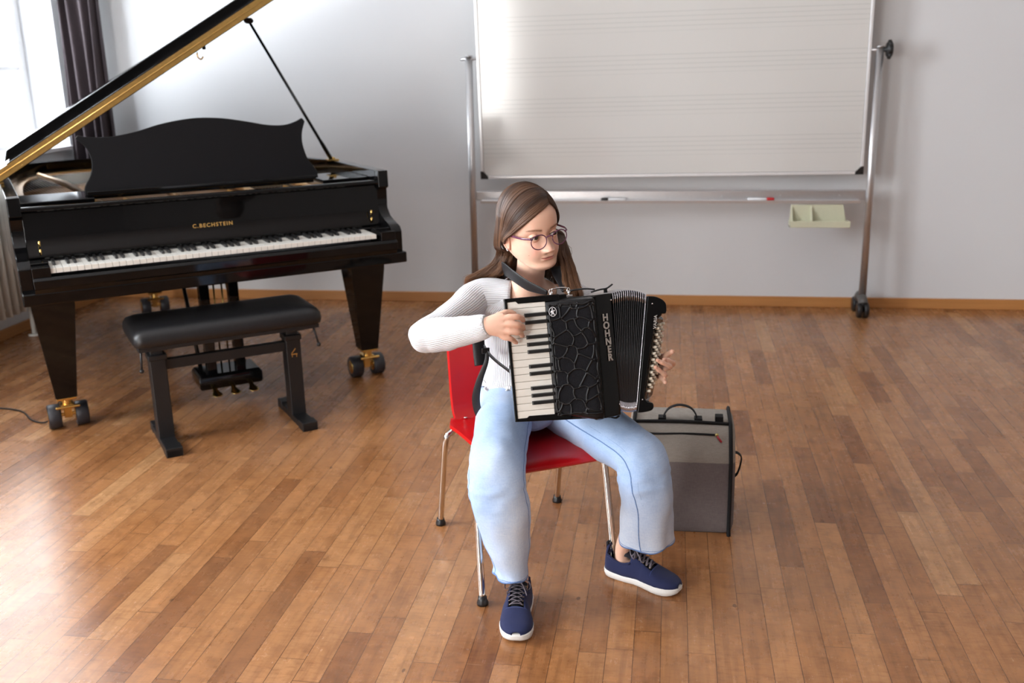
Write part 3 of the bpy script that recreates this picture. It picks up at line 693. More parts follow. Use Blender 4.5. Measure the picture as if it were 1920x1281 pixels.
# treble body
b = MB()
body = [(.094, .012), (.200, .004), (.214, -.006), (.2205, -.004), (.2600, .032), (.262, .165), (.094, .165)]
b.rings([[(x, y, z+(-.010+.0*x if z < .1 else 0)*(x/.26)) for x, y in body] for z in (-.008, .2785)], smooth=False)
b.build('treble_box', M_ab, ac, bevel=.004, seg=3)
# grille cover with raised web of ribs
cov = [(.0955, .004), (.0965, -.009), (.103, -.0125), (.150, -.022), (.186, -.030), (.198, -.0315), (.208, -.027), (.2125, -.016), (.2125, -.004)]
def covpt(x):
    P_ = [(.0955, -.009)]+cov[2:]
    for (a, c), (d, e) in zip(P_[:-1], P_[1:]):
        if a <= x <= d and d > a: return c+(e-c)*(x-a)/(d-a)
    return -.009
CZ0, CZ1 = -.010, .2755
def lim(x): return CZ0+.016*(1-(x-.0955)/.117)-.008*max(0, (x-.12)/.09), CZ1
rg = []
for f, ins in ((0, .010), (.012, .002), (.03, 0), (.97, 0), (.988, .002), (1, .010)):
    r_ = []
    for x, y in cov:
        l0, l1 = lim(x); r_.append((x-(ins if x > .19 else 0)*.8, y+ins*.9, l0+(l1-l0)*f))
    r_ += [(.2100, .012, r_[-1][2]), (.0955, .012, r_[0][2])]
    rg.append(r_)
b = MB(); b.rings(rg); b.build('grille_cover', M_grille, ac, bevel=.002)
# cloth panel under the ribs and the ribs themselves (cell edges of an irregular net)
b = MB()
b.grid(lambda u, v: (.108+.094*u, covpt(.108+.094*u)-.0009, .010+.248*v), 14, 10); b.build('grille_cloth_panel', M_mesh, ac)
rnd = random.Random(11)
seeds = []
nx, nz = 3, 8
for i in range(-1, nx+1):
    for j in range(-1, nz+1):
        seeds.append((.108+.094*(i+.5+(rnd.random()-.5)*.75+(.25 if j % 2 else -.1))/nx, .010+.248*(j+.5+(rnd.random()-.5)*.8)/nz))
def cell(i):
    cx0, cz0 = seeds[i]; poly = [(.104, .004), (.206, .004), (.206, .264), (.104, .264)]
    for j, (sx, sz) in enumerate(seeds):
        if j == i: continue
        mx_, mz_ = (cx0+sx)/2, (cz0+sz)/2; dx, dz = sx-cx0, sz-cz0; out_ = []
        for k in range(len(poly)):
            p, q = poly[k], poly[(k+1) % len(poly)]
            dp = (p[0]-mx_)*dx+(p[1]-mz_)*dz; dq = (q[0]-mx_)*dx+(q[1]-mz_)*dz
            if dp <= 0: out_.append(p)
            if dp*dq < 0:
                t = dp/(dp-dq); out_.append((p[0]+(q[0]-p[0])*t, p[1]+(q[1]-p[1])*t))
        poly = out_
        if len(poly) < 3: return None
    return poly
edges = {}
for i in range(len(seeds)):
    c = cell(i)
    if not c: continue
    for p, q in zip(c, c[1:]+c[:1]):
        if math.dist(p, q) < .004: continue
        key = tuple(sorted((tuple(round(v, 3) for v in p), tuple(round(v, 3) for v in q))))
        edges[key] = (p, q)
b = MB()
for (p, q) in edges.values():
    m_ = ((p[0]+q[0])/2+(rnd.random()-.5)*.007, (p[1]+q[1])/2+(rnd.random()-.5)*.007)
    pts = catmull([(p[0], p[1], 0), (m_[0], m_[1], 0), (q[0], q[1], 0)], 5)
    pts = [Vector((min(v.x, .206), covpt(min(max(v.x, .1), .206))-.0004, v.y)) for v in pts]
    wd = [.0042, .0039, .0036, .0033, .0031, .0030, .0031, .0033, .0036, .0039, .0042]
    b.tube(pts, [(w_, .0024) for w_ in wd[:len(pts)]], 8, upv=(1, 0, 0))
b.build('web_ribs', M_grille, ac)
# round emblem of a striding figure
M_print = simple('silver_print', (.72, .72, .74), .35)
ec = Vector((.1110, covpt(.112)-.0035, .2490)); sl = math.atan2(-(covpt(.13)-covpt(.105)), .025)
EM = Matrix.Translation(ec) @ Matrix.Rotation(-sl*1.0, 4, 'Z')
b = MB(); b.bm.faces
def disc(r0_, r1_, y0, y1, n_=32):
    b.rings([[EM @ Vector((r*math.cos(2*PI*k/n_)*.92, y, r*math.sin(2*PI*k/n_)*1.15)) for k in range(n_)] for r, y in ((r0_, y0), (r1_, y0), (r1_, y1), (r0_, y1))], closed=True)
disc(.0088, .0099, -.0008, .0006); 
def blob(pts, w_): b.tube([EM @ Vector((x, -.0006, z)) for x, z in pts], [(w_, .0005)]*len(pts), 8, upv=(1, 0, 0))
b.ball(EM @ Vector((-.0006, -.0006, .0066)), (.0017, .0006, .0019), 12)
blob([(-.0008, .0035), (.0002, -.001)], .0017); blob([(0, -.001), (-.0032, -.0078)], .0013); blob([(.0006, -.001), (.0036, -.0080)], .0013)
blob([(-.0050, -.0014), (.0052, .0030)], .0019); blob([(-.001, .0035), (-.0045, .0010)], .0008)
b.build('emblem', M_print, ac, label='round silver emblem of a striding musician')
b = MB(); b.lathe([(.0002, 0), (.0088, 0)], (0, 0, 0), 'Y'); b.bm.clear()
# lettering on the bevelled front panel
pa = math.atan2(.036, .0395)
TM = Matrix.Translation((.2400, .0118, .150)) @ Matrix.Rotation(pa, 4, 'Z') @ Matrix.Rotation(R(90), 4, 'X')
M_sil = simple('silver_lettering', (.62, .60, .57), .35, .5)
for k, chh in enumerate('HOHNER'):
    text_obj('maker_lettering', chh, .0285, M_sil, ac, Matrix.Translation((math.cos(pa)*(.0013*k-.0033), math.sin(pa)*(.0013*k-.0033)-.0012, (2.5-k)*.0192+.024)) @ TM, .0007, 'silver letter %s' % chh, (1.0, .82), 1, .0009)
for x, z in ((.2590, .262), (.2585, .010)):
    b = MB(); b.ball((x-.001, .0275, z), .0022, 10); b.build('rivet', M_chrome, ac)
# bellows: pleated fan between the treble box and the bass box
NP = 16
def belring(t, peak):
    """rounded rectangle in the plane of one fold; t 0..1 from the treble box to the bass box"""
    xt = .262+.088*t; xb = .258+.044*t; zt = .2765+.010*math.sin(PI*t*.9)-.012*t; zb = -.006-.004*math.sin(PI*t)-.010*t
    d = 0 if peak else .0085
    yf = .034+.022*t+d; yb = .160+.02*t-d; pts = []
    zt -= d; zb += d; rr_ = .010
    cs_ = [(yb-rr_, zt-rr_, 0), (yf+rr_, zt-rr_, 1), (yf+rr_, zb+rr_, 2), (yb-rr_, zb+rr_, 3)]
    for cy, cz, q in cs_:
        for k in range(5):
            a = PI/2*q+PI/2*k/4; y = cy+rr_*math.cos(a); z = cz+rr_*math.sin(a)
            s = (z-zb)/(zt-zb); pts.append((xb+(xt-xb)*s, y, z))
    return pts
b = MB()
for k in range(2*NP+1):
    pass
R_ = [belring(k/(2*NP), k % 2 == 1) for k in range(2*NP+1)]
b.rings(R_, smooth=False)
n = NT('bellows_cloth'); o_ = n.obj(); n.set(Base_Color=(.010, .010, .012), Roughness=.5, Specular_IOR_Level=.4); n.bump(n.noise(o_, 300, 3), .2, .0006); M_bel = n.mat
b.build('bellows', M_bel, ac)
M_edge = simple('bellows_metal_corner', (.66, .65, .70), .22, .9)
M_fold = simple('bellows_fold_tape', (.055, .055, .06), .35)
for k in range(NP):
    t = (2*k+1)/(2*NP); r_ = belring(t, True)
    b = MB(); b.tube([r_[9], r_[10]], .0009, 6); b.build('fold_tape', M_fold, ac)
    for lo, hi, q in ((4, 10, .00115), (10, 15, .00115)):
        pts = [Vector(p)+Vector((0, -.0006, 0)) for p in r_[lo:hi]]
        if q and lo == 4: pts = [Vector((pts[0].x, pts[0].y+.03, pts[0].z))]+pts
        a, c = pts[-1], pts[-1]
        if lo == 4: pts.append(Vector((a.x-.0008, a.y, a.z-.014)))
        else: pts = [Vector((pts[0].x+.0006, pts[0].y, pts[0].z+.014))]+pts+[Vector((a.x, a.y+.03, a.z))]
        b = MB(); b.tube(pts, .00115, 6); b.build('corner_guard', M_edge, ac, label='bright metal bellows corner')
b = MB()
pts = [Vector(p) for p in belring(1.0, True)]; b.tube(pts, .0012, 6, closed=True); b.build('bellows_frame', M_edge, ac)
# bass box with swept front outline
bo = catmull([(.352, .2625, 0), (.372, .259, 0), (.388, .250, 0), (.3955, .240, 0), (.3960, .226, 0), (.393, .2165, 0), (.384, .2160, 0), (.3785, .2120, 0), (.3700, .205, 0), (.3650, .190, 0), (.3550, .155, 0), (.3480, .130, 0), (.3400, .095, 0), (.3320, .060, 0), (.3250, .030, 0), (.3260, .012, 0), (.3340, .0035, 0), (.3435, .001, 0), (.3450, -.010, 0), (.3380, -.0175, 0), (.3200, -.0200, 0), (.3035, -.0195, 0)], 4)
b = MB(); b.prism([(p.x, .052, p.y) for p in bo], (0, .016, 0)); b.build('bass_front', M_ab, ac, bevel=.003, seg=3)
XL = lambda z: .3285+(z-.020)*.222
b = MB(); rg = []
for z, w0, w1 in ((-.0170, .336, .338), (.004, .338, .350), (.0085, XL(.0085), XL(.0085)+.032), (.06, XL(.06), XL(.06)+.037), (.13, XL(.13), XL(.13)+.038), (.200, XL(.200), XL(.200)+.034), (.2120, .386, .391), (.235, .390, .391), (.252, .380, .384), (.2600, .355, .360)):
    rg.append([(.3035+(z+.0185)*.170, .066, z), (w0, .066, z), (w1, .128, z), (w1, .185, z), (.3035+(z+.0185)*.170, .185, z)])
b.rings(rg, smooth=False); b.build('bass_box', M_ab, ac, bevel=.0025, seg=2)
# 48 bass buttons in four staggered columns on the slanted button board
bt = None; tilt = math.atan2(.037, .062)
for c in range(4):
    for k in range(24):
        if (k+c) % 2: continue
        z = .196-.0076*k
        if not (.020+.010*c < z < .192+.002*c): continue
        if bt is None:
            b = MB(); b.lathe([(.0030, -.004), (.0036, .0003), (.0038, .0045), (.0032, .0058), (.0016, .0063)], (0, 0, 0), 'X', 14)
            bt = b.build('bass_button', simple('ivory_button', (.88, .83, .70), .32), ac); o = bt
        else: o = bt.copy(); COL.objects.link(o); o.parent = ac
        yy = .0715+c*.0115
        o.location = (XL(z)+.0045+(yy-.066)*.60, yy, z); o.rotation_euler = (0, 0, -tilt*.75)
text_obj('model_lettering', 'VARIA', .0135, M_sil, ac, Matrix.Translation((.3655, .0512, .198)) @ Matrix.Rotation(R(-81), 4, 'Y') @ Matrix.Rotation(R(90), 4, 'X'), .0004, 'small silver letters reading VARIA', (.9, .8), 1, .0003)
b = MB(); b.ball((.362, .0520, .243), .0022, 10); b.build('rivet', M_chrome, ac); b = MB(); b.ball((.3185, .052, .012), .0022, 10); b.build('rivet', M_chrome, ac)
bs = catmull([(.380, .15, .225), (.384, .16, .19), (.370, .165, .10), (.350, .16, .03), (.335, .15, -.004)], 6)
b = MB(); b.tube(bs, [(.022, .0018)]*len(bs), 10, upv=(0, 1, 0)); b.build('bass_strap', M_trim, ac)
# bellows closing strap and strap brackets on top and bottom
b = MB(); b.tube(catmull([(.215, .05, .2845), (.235, .05, .2885), (.252, .05, .2900), (.262, .05, .2950), (.268, .05, .2990)], 5), [(.008, .002)]*21, 8, upv=(0, 1, 0)); b.cyl((.250, .05, .2800), (.250, .05, .2900), .0045); b.build('bellows_strap', M_trim, ac)
b = MB(); b.tube(catmull([(.225, .05, -.018), (.240, .05, -.024), (.250, .05, -.026), (.258, .05, -.021)], 5), [(.008, .002)]*16, 8, upv=(0, 1, 0)); b.cyl((.235, .05, -.008), (.235, .05, -.024), .0045); b.build('bellows_strap', M_trim, ac)
def bracket(x, y):
    b = MB(); b.box((x, y, .2815), (.016, .012, .004)); b.cyl((x, y, .28), (x, y, .294), .0028); b.tube(catmull([(x-.004, y, .292), (x, y, .300), (x+.004, y, .292), (x, y, .287)], 5, True), .0012, 8, closed=True); b.build('strap_bracket', M_chrome, ac)
bracket(.118, .06); bracket(.162, .06)
b = MB(); b.tube(catmull([(.121, .06, .300), (.14, .06, .302), (.159, .06, .300)], 4), [(.0018, .0018)]*9, 8)
b.tube(catmull([(.165, .06, .293), (.20, .055, .294), (.225, .052, .290)], 4), [(.0022, .0022)]*9, 8, mi=1); b.build('strap_hook', [M_chrome, M_blkp], ac)
# ================================================================ THE GIRL
V = Vector
girl = thing('person', 'seated girl in a white ribbed top, light blue jeans and round glasses playing the accordion', 'person', (-.40, 2.60, 0))
GI = Matrix.Translation((.40, -2.60, 0))
def gbuild(mb, name, mats, parent=None, **kw):
    bmesh.ops.transform(mb.bm, matrix=GI, verts=mb.bm.verts[:])
    return mb.build(name, mats, parent or girl, **kw)
def interp(keys, n):
    """keys: tuples (x, y, z, r1, r2, ...) interpolated with a Catmull-Rom curve, n steps per span"""
    out = []; N = len(keys)
    for i in range(N-1):
        k = [keys[max(0, min(N-1, i+d))] for d in (-1, 0, 1, 2)]
        for s in range(n):
            t = s/n
            out.append(tuple(.5*((2*b)+(c-a)*t+(2*a-5*b+4*c-d)*t*t+(3*b-a-3*c+d)*t**3) for a, b, c, d in zip(*k)))
    out.append(tuple(keys[-1])); return out
def loft(mb, keys, n=6, seg=40, upv=(1, 0, 0), mi=0, cap=True, disp=None, uvs=True, vo=0.):
    """loft with a UV layer: u round the limb, v along it (metres)"""
    P_ = interp(keys, n); pts = [V(p[:3]) for p in P_]; prev = V(upv); bm = mb.bm
    uvl = bm.loops.layers.uv.get('UVMap') or bm.loops.layers.uv.new('UVMap'); rows = []; L = vo; Ls = []
    for i, p in enumerate(pts):
        t = (pts[min(i+1, len(pts)-1)]-pts[max(i-1, 0)]).normalized()
        a = (prev-t*prev.dot(t)).normalized(); b_ = t.cross(a); prev = a
        if i: L += (p-pts[i-1]).length
        Ls.append(L); row = []
        rx, ry = P_[i][3], P_[i][4]
        for k in range(seg):
            an = 2*PI*k/seg; d = a*math.cos(an)*rx+b_*math.sin(an)*ry
            q = p+d
            if disp: q = q+d.normalized()*disp(q, k/seg, i/(len(pts)-1))
            row.append(bm.verts.new(q))
        rows.append(row)
    for i in range(len(rows)-1):
        for k in range(seg):
            j = (k+1) % seg
            f = bm.faces.new((rows[i][k], rows[i][j], rows[i+1][j], rows[i+1][k])); f.smooth = True; f.material_index = mi
            us = (k/seg, (k+1)/seg, (k+1)/seg, k/seg); vs_ = (Ls[i], Ls[i], Ls[i+1], Ls[i+1])
            for l_, u_, v_ in zip(f.loops, us, vs_): l_[uvl].uv = (u_, v_)
    if cap:
        for row, rev in ((rows[0], True), (rows[-1], False)):
            f = bm.faces.new(list(reversed(row)) if rev else row); f.smooth = True; f.material_index = mi
    return rows
fold = lambda q, f, a: a*mnoise.noise(V((q.x*f, q.y*f, q.z*f)))

# ---------------------------------------------------------------- skin
def skin_mat():
    n = NT('skin'); o = n.obj()
    at_ = n.node('ShaderNodeAttribute', 0, attribute_name='tint'); fac = n.node('ShaderNodeAttribute', 3, attribute_name='tint')
    base = n.mix(n.noise(o, 14, 4), lin(234, 190, 164), lin(240, 200, 178)); base = n.mix(n.m('MULTIPLY', n.noise(o, 90, 3), .25), base, lin(224, 166, 142))
    c = n.mix(fac, base, at_)
    n.set(Base_Color=c, Roughness=.46, Subsurface_Weight=.12, Subsurface_Scale=.008, Subsurface_Radius=(1.0, .35, .18), Specular_IOR_Level=.4)
    n.bump(n.noise(o, 700, 2), .05, .0005); return n.mat
M_skin = skin_mat()
# head frame: x to her left, -y the way she faces, z up
HP = V((-.3560, 2.5380, .9817)); HS = .94
HM = Matrix.Translation(HP) @ Matrix.Rotation(R(38), 4, 'Z') @ Matrix.Rotation(R(2.5), 4, 'X') @ Matrix.Rotation(R(-7.5), 4, 'Y') @ Matrix.Scale(HS, 4)
def tab(keys):
    ks = sorted(keys)
    def f(z):
        if z <= ks[0][0]: return ks[0][1]
        if z >= ks[-1][0]: return ks[-1][1]
        for i in range(len(ks)-1):
            if ks[i][0] <= z <= ks[i+1][0]:
                a = ks[max(i-1, 0)]; b_ = ks[i]; c = ks[i+1]; d = ks[min(i+2, len(ks)-1)]
                h = c[0]-b_[0]; t = (z-b_[0])/h
                m0 = (c[1]-a[1])/max(c[0]-a[0], 1e-6)*h; m1 = (d[1]-b_[1])/max(d[0]-b_[0], 1e-6)*h
                return (2*t**3-3*t*t+1)*b_[1]+(t**3-2*t*t+t)*m0+(-2*t**3+3*t*t)*c[1]+(t**3-t*t)*m1
    return f
yF = tab([(-.112, -.050), (-.108, -.064), (-.101, -.076), (-.092, -.082), (-.080, -.081), (-.070, -.081), (-.055, -.084), (-.040, -.084), (-.02, -.082), (0, -.080), (.015, -.085), (.035, -.090), (.06, -.087), (.085, -.071), (.105, -.046), (.118, -.018), (.124, .006)])
yB = tab([(-.112, -.036), (-.105, -.022), (-.095, -.004), (-.085, .014), (-.075, .032), (-.06, .055), (-.03, .080), (0, .092), (.04, .098), (.07, .090), (.095, .068), (.115, .036), (.124, .014)])
wX = tab([(-.112, .008), (-.108, .018), (-.101, .031), (-.092, .041), (-.080, .0485), (-.065, .0562), (-.045, .0635), (-.02, .0665), (0, .0675), (.03, .070), (.06, .0675), (.085, .056), (.105, .038), (.118, .018), (.124, .004)])
g1 = lambda d, s: math.exp(-d*d/(2*s*s))
ER, EY = .0120, -.0690
def face_out(x, z):
    """forward relief of the face features at (x, z)"""
    ax = abs(x); o = 0.
    # nose
    if z > -.034: A = .0045+(.0205)*max(0, min(1, (.004-z)/.038))**1.25 if z < .004 else .0045*g1(z-.004, .012)
    else: A = .025*g1(z+.034, .0052)
    o += A*g1(x, .0062+.0036*max(0, min(1, -z/.034)))
    o += .0085*g1(ax-.0105, .0048)*g1(z+.0385, .0050)
    o -= .0040*g1(ax-.0055, .0026)*g1(z+.0445, .0022)
    # sockets, brow, cheeks
    o -= .0085*g1(ax-.029, .0135)*g1(z-.001, .0095)
    o += .0030*g1(ax-.028, .018)*g1(z-.019, .007)
    o += .0050*g1(ax-.036, .018)*g1(z+.032, .018)
    # mouth
    mz = -.0620+.0012*(ax/.02)**2
    wmask = 1/(1+math.exp((ax-.0165)/.0022))
    o += wmask*(.0042*g1(z-(mz+.0045+.0010*math.cos(min(ax, .012)/.012*PI)), .0030)+.0050*g1(z-(mz-.0050), .0036)-.0036*g1(z-mz, .0012))
    o -= .0012*g1(ax-.0215, .004)*g1(z-mz, .005)
    o -= .0014*g1(ax, .0028)*g1(z+.050, .005)
    o -= .0030*g1(ax, .018)*g1(z+.0745, .005); o += .0040*g1(ax, .013)*g1(z+.0900, .0095)
    return o
def eye_z(u): return (.0062*(1-u*u)**.8 if abs(u) < 1 else 0, -.0034*(1-u*u)**.9 if abs(u) < 1 else 0)
def headpoint(ph, z):
    """ph 0 faces forward, grows to her left"""
    a, b_, w_ = yF(z), yB(z), wX(z); yc = a+(b_-a)*.56
    sx, cy = math.sin(ph), -math.cos(ph)
    if cy < 0:
        p = .90; x = w_*math.copysign(abs(sx)**p, sx); y = yc+(yc-a)*-(abs(cy)**(.86))
    else: x = w_*math.copysign(abs(sx)**.96, sx); y = yc+(b_-yc)*cy**.92
    tint = (0, 0, 0, 0)
    if cy < 0 and y < -.01:
        fm = min(1, max(0, (-y-.01)/.035))
        y -= face_out(x, z)*fm
        ax = abs(x); sgn = 1 if x > 0 else -1
        ex_ = ax-.0295; u = ex_/.0135; zc = z-.0005-.05*ex_
        d2 = ex_*ex_+z*z; RL = ER+.0009
        up_, lo_2 = eye_z(u)
        if d2 < RL*RL:
            ylid = EY-math.sqrt(RL*RL-d2)
            if abs(u) < 1 and lo_2 < zc < up_: y = EY-.002
            else:
                y = min(y, ylid)
                # lid crease and folded upper lid
                y -= .0006*g1(zc-(up_+.0012), .0010)
        # tints: lips, cheeks, brows, nostrils
        mz = -.0620+.0012*(ax/.02)**2; lu = max(0, 1-(ax/.0205)**2)
        top_ = mz+(.0056-.0012*g1(ax, .0025))*lu**.7; bot_ = mz-.0078*lu**.8
        if ax < .0208 and bot_ < z < top_:
            e = min(1, min(top_-z, z-bot_)/.0012); tint = (*(lin(196, 112, 104) if z > mz-.0004 else lin(208, 128, 120)), .80*e)
            if abs(z-mz) < .0007: tint = (*lin(120, 52, 46), .8)
        else:
            bz = .0195+.0035*math.sin(min(1, max(0, (ax-.012)/.034))*PI*.75); bw = .0028*(1-.45*max(0, (ax-.03)/.02))
            bf = g1(z-bz, bw)*(1/(1+math.exp((.0125-ax)/.0014)))*(1/(1+math.exp((ax-.0475)/.0022)))
            if bf > .08: tint = (*lin(150, 104, 76), .80*bf)
            else:
                ck = .30*g1(ax-.040, .014)*g1(z+.030, .015)+.16*g1(x, .008)*g1(z+.033, .006)
                nos = g1(ax-.0055, .0022)*g1(z+.0440, .0016)
                tint = (*lin(222, 138, 124), min(.5, ck*1.5)) if nos < .4 else (*lin(120, 60, 48), .7*nos)
            if math.hypot(x+.0475, z+.047) < .0009: tint = (*lin(130, 84, 64), .8)
    return V((x, y, z)), tint
body_bm = bmesh.new(); tl = body_bm.verts.layers.float_color.new('tint')
zs = []
z = .1235
while z > -.1118:
    zs.append(z)
    z -= .0007 if -.018 < z < .014 or -.078 < z < -.038 else (.0012 if z < .03 else .0022)
NPH = 280
phs = []
for k in range(NPH):
    t = k/NPH*2-1          # -1..1
    phs.append(PI*(t*.52+.48*t**3))
rows = []
for z in zs:
    row = []
    for ph in phs:
        p, tn = headpoint(ph, z); p.z = p.z if p.z > -.045 else -.045+(p.z+.045)*.85; v = body_bm.verts.new(HM @ p); v[tl] = tn; row.append(v)
    rows.append(row)
for i in range(len(rows)-1):
    for k in range(NPH):
        j = (k+1) % NPH; f = body_bm.faces.new((rows[i][k], rows[i+1][k], rows[i+1][j], rows[i][j])); f.smooth = True
body_bm.faces.new(rows[0]); body_bm.faces.new(list(reversed(rows[-1])))
# ears: outer shell, rolled rim and lobe
eb = MB()
for s in (-1, 1):
    E_ = lambda y, z, o: V((s*(.0655+o), y, z))
    c0 = (.014, -.012)
    pts = []
    for k in range(20):
        a = 2*PI*k/20; ry_, rz_ = .0145, .0265
        yy = c0[0]+ry_*math.cos(a)*(1+.12*math.sin(a))+.10*(rz_*math.sin(a)); zz = c0[1]+rz_*math.sin(a)
        pts.append(E_(yy, zz, .0045+.004*max(0, math.cos(a))+.0015*math.sin(a)))
    eb.tube(pts, .0026, 8, closed=True)
    ring1 = [p.lerp(E_(c0[0]+.001, c0[1], .001), .0) for p in pts]; ring2 = [p.lerp(E_(c0[0]-.002, c0[1]+.002, -.001), .5) for p in pts]
    eb.rings([ring1, ring2, [p.lerp(E_(c0[0]-.003, c0[1], -.006), .88) for p in pts]])
    eb.ball(E_(c0[0]-.005, c0[1]-.0235, .0025), (.0035, .0065, .0065), 12)
    eb.ball(E_(c0[0]-.012, c0[1]+.000, .0025), (.003, .003, .0055), 10)
    eb.tube([E_(c0[0]+.004, c0[1]+.016, .003), E_(c0[0]+.006, c0[1]+.002, .003), E_(c0[0]+.001, c0[1]-.012, .003)], .0022, 8)
bmesh.ops.transform(eb.bm, matrix=HM, verts=eb.bm.verts[:])
# trunk, limbs, hands: lofts fused into one skin by a voxel remesh
NK = V((-.373, 2.608, .82))
RW, LW_ = V((-.4316, 2.3122, .7859)), V((-.05, 2.653, .558))
RE, LE = V((-.617, 2.402, .727)), V((-.105, 2.79, .60))
RS, LS = V((-.507, 2.602, .785)), V((-.255, 2.705, .752))
bb = MB()
def bt_(keys, seg=24, up=(1, 0, 0), n=5): loft(bb, keys, n, seg, up)
TU = (.9135, .4067, 0)
bt_([(-.40, 2.695, .44, .105, .085), (-.40, 2.69, .50, .108, .085), (-.395, 2.675, .58, .095, .075), (-.390, 2.655, .68, .112, .078), (-.380, 2.640, .75, .112, .066), (-.375, 2.628, .788, .088, .050), (-.374, 2.615, .812, .060, .050), (-.370, 2.602, .840, .041, .042), (-.362, 2.585, .88, .038, .039), (-.356, 2.565, .94, .038, .042)], 36, TU)
bt_([(*V((-.41, 2.64, .785)), .03, .03), (*RS, .042, .040), (*RS.lerp(RE, .45), .033, .033), (*RE, .028, .028), (*RE.lerp(RW, .35), .029, .027), (*RE.lerp(RW, .85), .021, .018), (*RW, .023, .015)], 20, (0, 0, 1))
bt_([(*V((-.34, 2.66, .785)), .03, .03), (*LS, .042, .040), (*LS.lerp(LE, .45), .033, .033), (*LE, .028, .028), (*LE.lerp(LW_, .35), .028, .026), (*LE.lerp(LW_, .85), .021, .018), (*LW_, .022, .016)], 20, (0, 0, 1))
KR, KL = V((-.424, 2.335, .402)), V((-.070, 2.462, .400))
AR, AL = V((-.373, 2.352, .085)), V((-.110, 2.538, .088))
for hp, kn, an, toe in ((V((-.46, 2.68, .455)), KR, AR, V((-.364, 2.24, .030))), (V((-.335, 2.74, .455)), KL, AL, V((-.010, 2.490, .030)))):
    bt_([(*hp, .075, .075), (*hp.lerp(kn, .5), .062, .060), (*kn, .042, .040)], 24, (1, 0, .2))
    bt_([(*(kn+V((0, .02, .01))), .038, .036), (*kn, .042, .040), (*(kn.lerp(an, .3)+V((.012, -.012, 0))), .040, .043), (*(kn.lerp(an, .7)+V((.012, -.012, 0))), .026, .028), (*an, .0215, .025), (*(an+V((0, 0, -.045))), .019, .022)], 24, (1, 0, 0))
    d = (toe-an); d.z = 0; d.normalize()
    bt_([(*(an-d*.02+V((0, 0, -.05))), .012, .014), (*(an+V((0, 0, -.046))), .019, .019), (*(an+d*.06+V((0, 0, -.055))), .018, .014), (*toe, .018, .010)], 20, (d.y, -d.x, 0))
def finger(pts, r0, r1, seg=14):
    P_ = catmull(pts, 4); N = len(P_)
    rr_ = [r0+(r1-r0)*i/(N-1)+.0004*math.sin(i/4*2*PI) for i in range(N)]
    d = (P_[-1]-P_[-2]).normalized(); P_ = P_+[P_[-1]+d*r1*.55, P_[-1]+d*r1*.88, P_[-1]+d*r1]; rr_ += [r1*.86, r1*.52, r1*.15]
    bb.tube(P_, rr_, seg)
HR = {'W': (-.4316, 2.3122, .7859), 'K1': (-.3874, 2.3188, .8052), 'K2': (-.3843, 2.3141, .7903), 'K3': (-.387, 2.312, .7734), 'K4': (-.3956, 2.3133, .758), 'P1': (-.3658, 2.3242, .8068), 'P2': (-.3627, 2.3186, .7882), 'P3': (-.3654, 2.3162, .7699), 'P4': (-.3802, 2.3159, .7535), 'D1': (-.3546, 2.3408, .8001), 'D2': (-.353, 2.3367, .7795), 'D3': (-.3561, 2.3324, .763), 'D4': (-.3732, 2.329, .7452), 'T1': (-.3534, 2.3560, .79), 'T2': (-.3525, 2.3520, .7693), 'T3': (-.3549, 2.3484, .7526), 'T4': (-.3709, 2.3420, .7364), 'B0': (-.4153, 2.3273, .8025), 'B1': (-.3973, 2.3399, .8104), 'B2': (-.3845, 2.3517, .8103), 'B3': (-.3752, 2.3575, .8058)}
HR = {k: V(v) for k, v in HR.items()}
for k, r0_, r1_ in ((1, .0082, .0066), (2, .0084, .0068), (3, .0082, .0066), (4, .0074, .0058)):
    finger([HR['W'].lerp(HR['K%d' % k], .45), HR['K%d' % k], HR['P%d' % k], HR['D%d' % k], HR['T%d' % k]], r0_+.0008, r1_)
finger([HR['W'].lerp(HR['B0'], .3), HR['B0'], HR['B1'], HR['B2'], HR['B3']], .0115, .0070)
for k, t, r_ in ((1, .55, .0125), (2, .55, .0135), (3, .55, .0135), (4, .55, .0125), (1, .85, .0105), (2, .85, .0108), (3, .85, .0106), (4, .85, .0098)):
    bb.ball(HR['W'].lerp(HR['K%d' % k], t)+V((0, .006, 0)), (r_, r_*.9, r_), 12)
loft(bb, [(*RE.lerp(RW, .86), .0205, .0165), (*RE.lerp(RW, .97), .0225, .0155), (*(RW.lerp(HR['K2'], .4)+V((0, .004, -.001))), .029, .015), (*(RW.lerp(HR['K2'], .8)+V((0, .004, -.002))), .030, .012)], 5, 20, (0, 0, 1))
HL = {'W': (-.05, 2.653, .558), 'A0': (-.026, 2.592, .625), 'A1': (-.004, 2.56, .646), 'A2': (.013, 2.536, .664), 'B0': (-.004, 2.583, .617), 'B1': (.017, 2.538, .631), 'B2': (.006, 2.519, .644), 'B3': (-.006, 2.508, .651), 'C1': (-.009, 2.569, .606), 'C2': (.009, 2.514, .627), 'C3': (-.009, 2.485, .645), 'C4': (-.024, 2.476, .655), 'D1': (-.016, 2.564, .595), 'D2': (-.001, 2.504, .615), 'D3': (-.016, 2.481, .633), 'D4': (-.027, 2.472, .645), 'E1': (-.022, 2.572, .588), 'E2': (-.014, 2.533, .594), 'E3': (-.007, 2.508, .595), 'E4': (-.003, 2.492, .594)}
HL = {k: V(v) for k, v in HL.items()}
for k in ('C2', 'C3', 'C4'): HL[k] += V((.001, 0, .0028))
for k in ('D2', 'D3', 'D4'): HL[k] += V((-.001, 0, -.0048))
finger([HL['W'].lerp(HL['A0'], .5), HL['A0'], HL['A1'], HL['A2']], .0110, .0072)
finger([HL['W'].lerp(HL['B0'], .6), HL['B0'], HL['B1'], HL['B2'], HL['B3']], .0088, .0066)
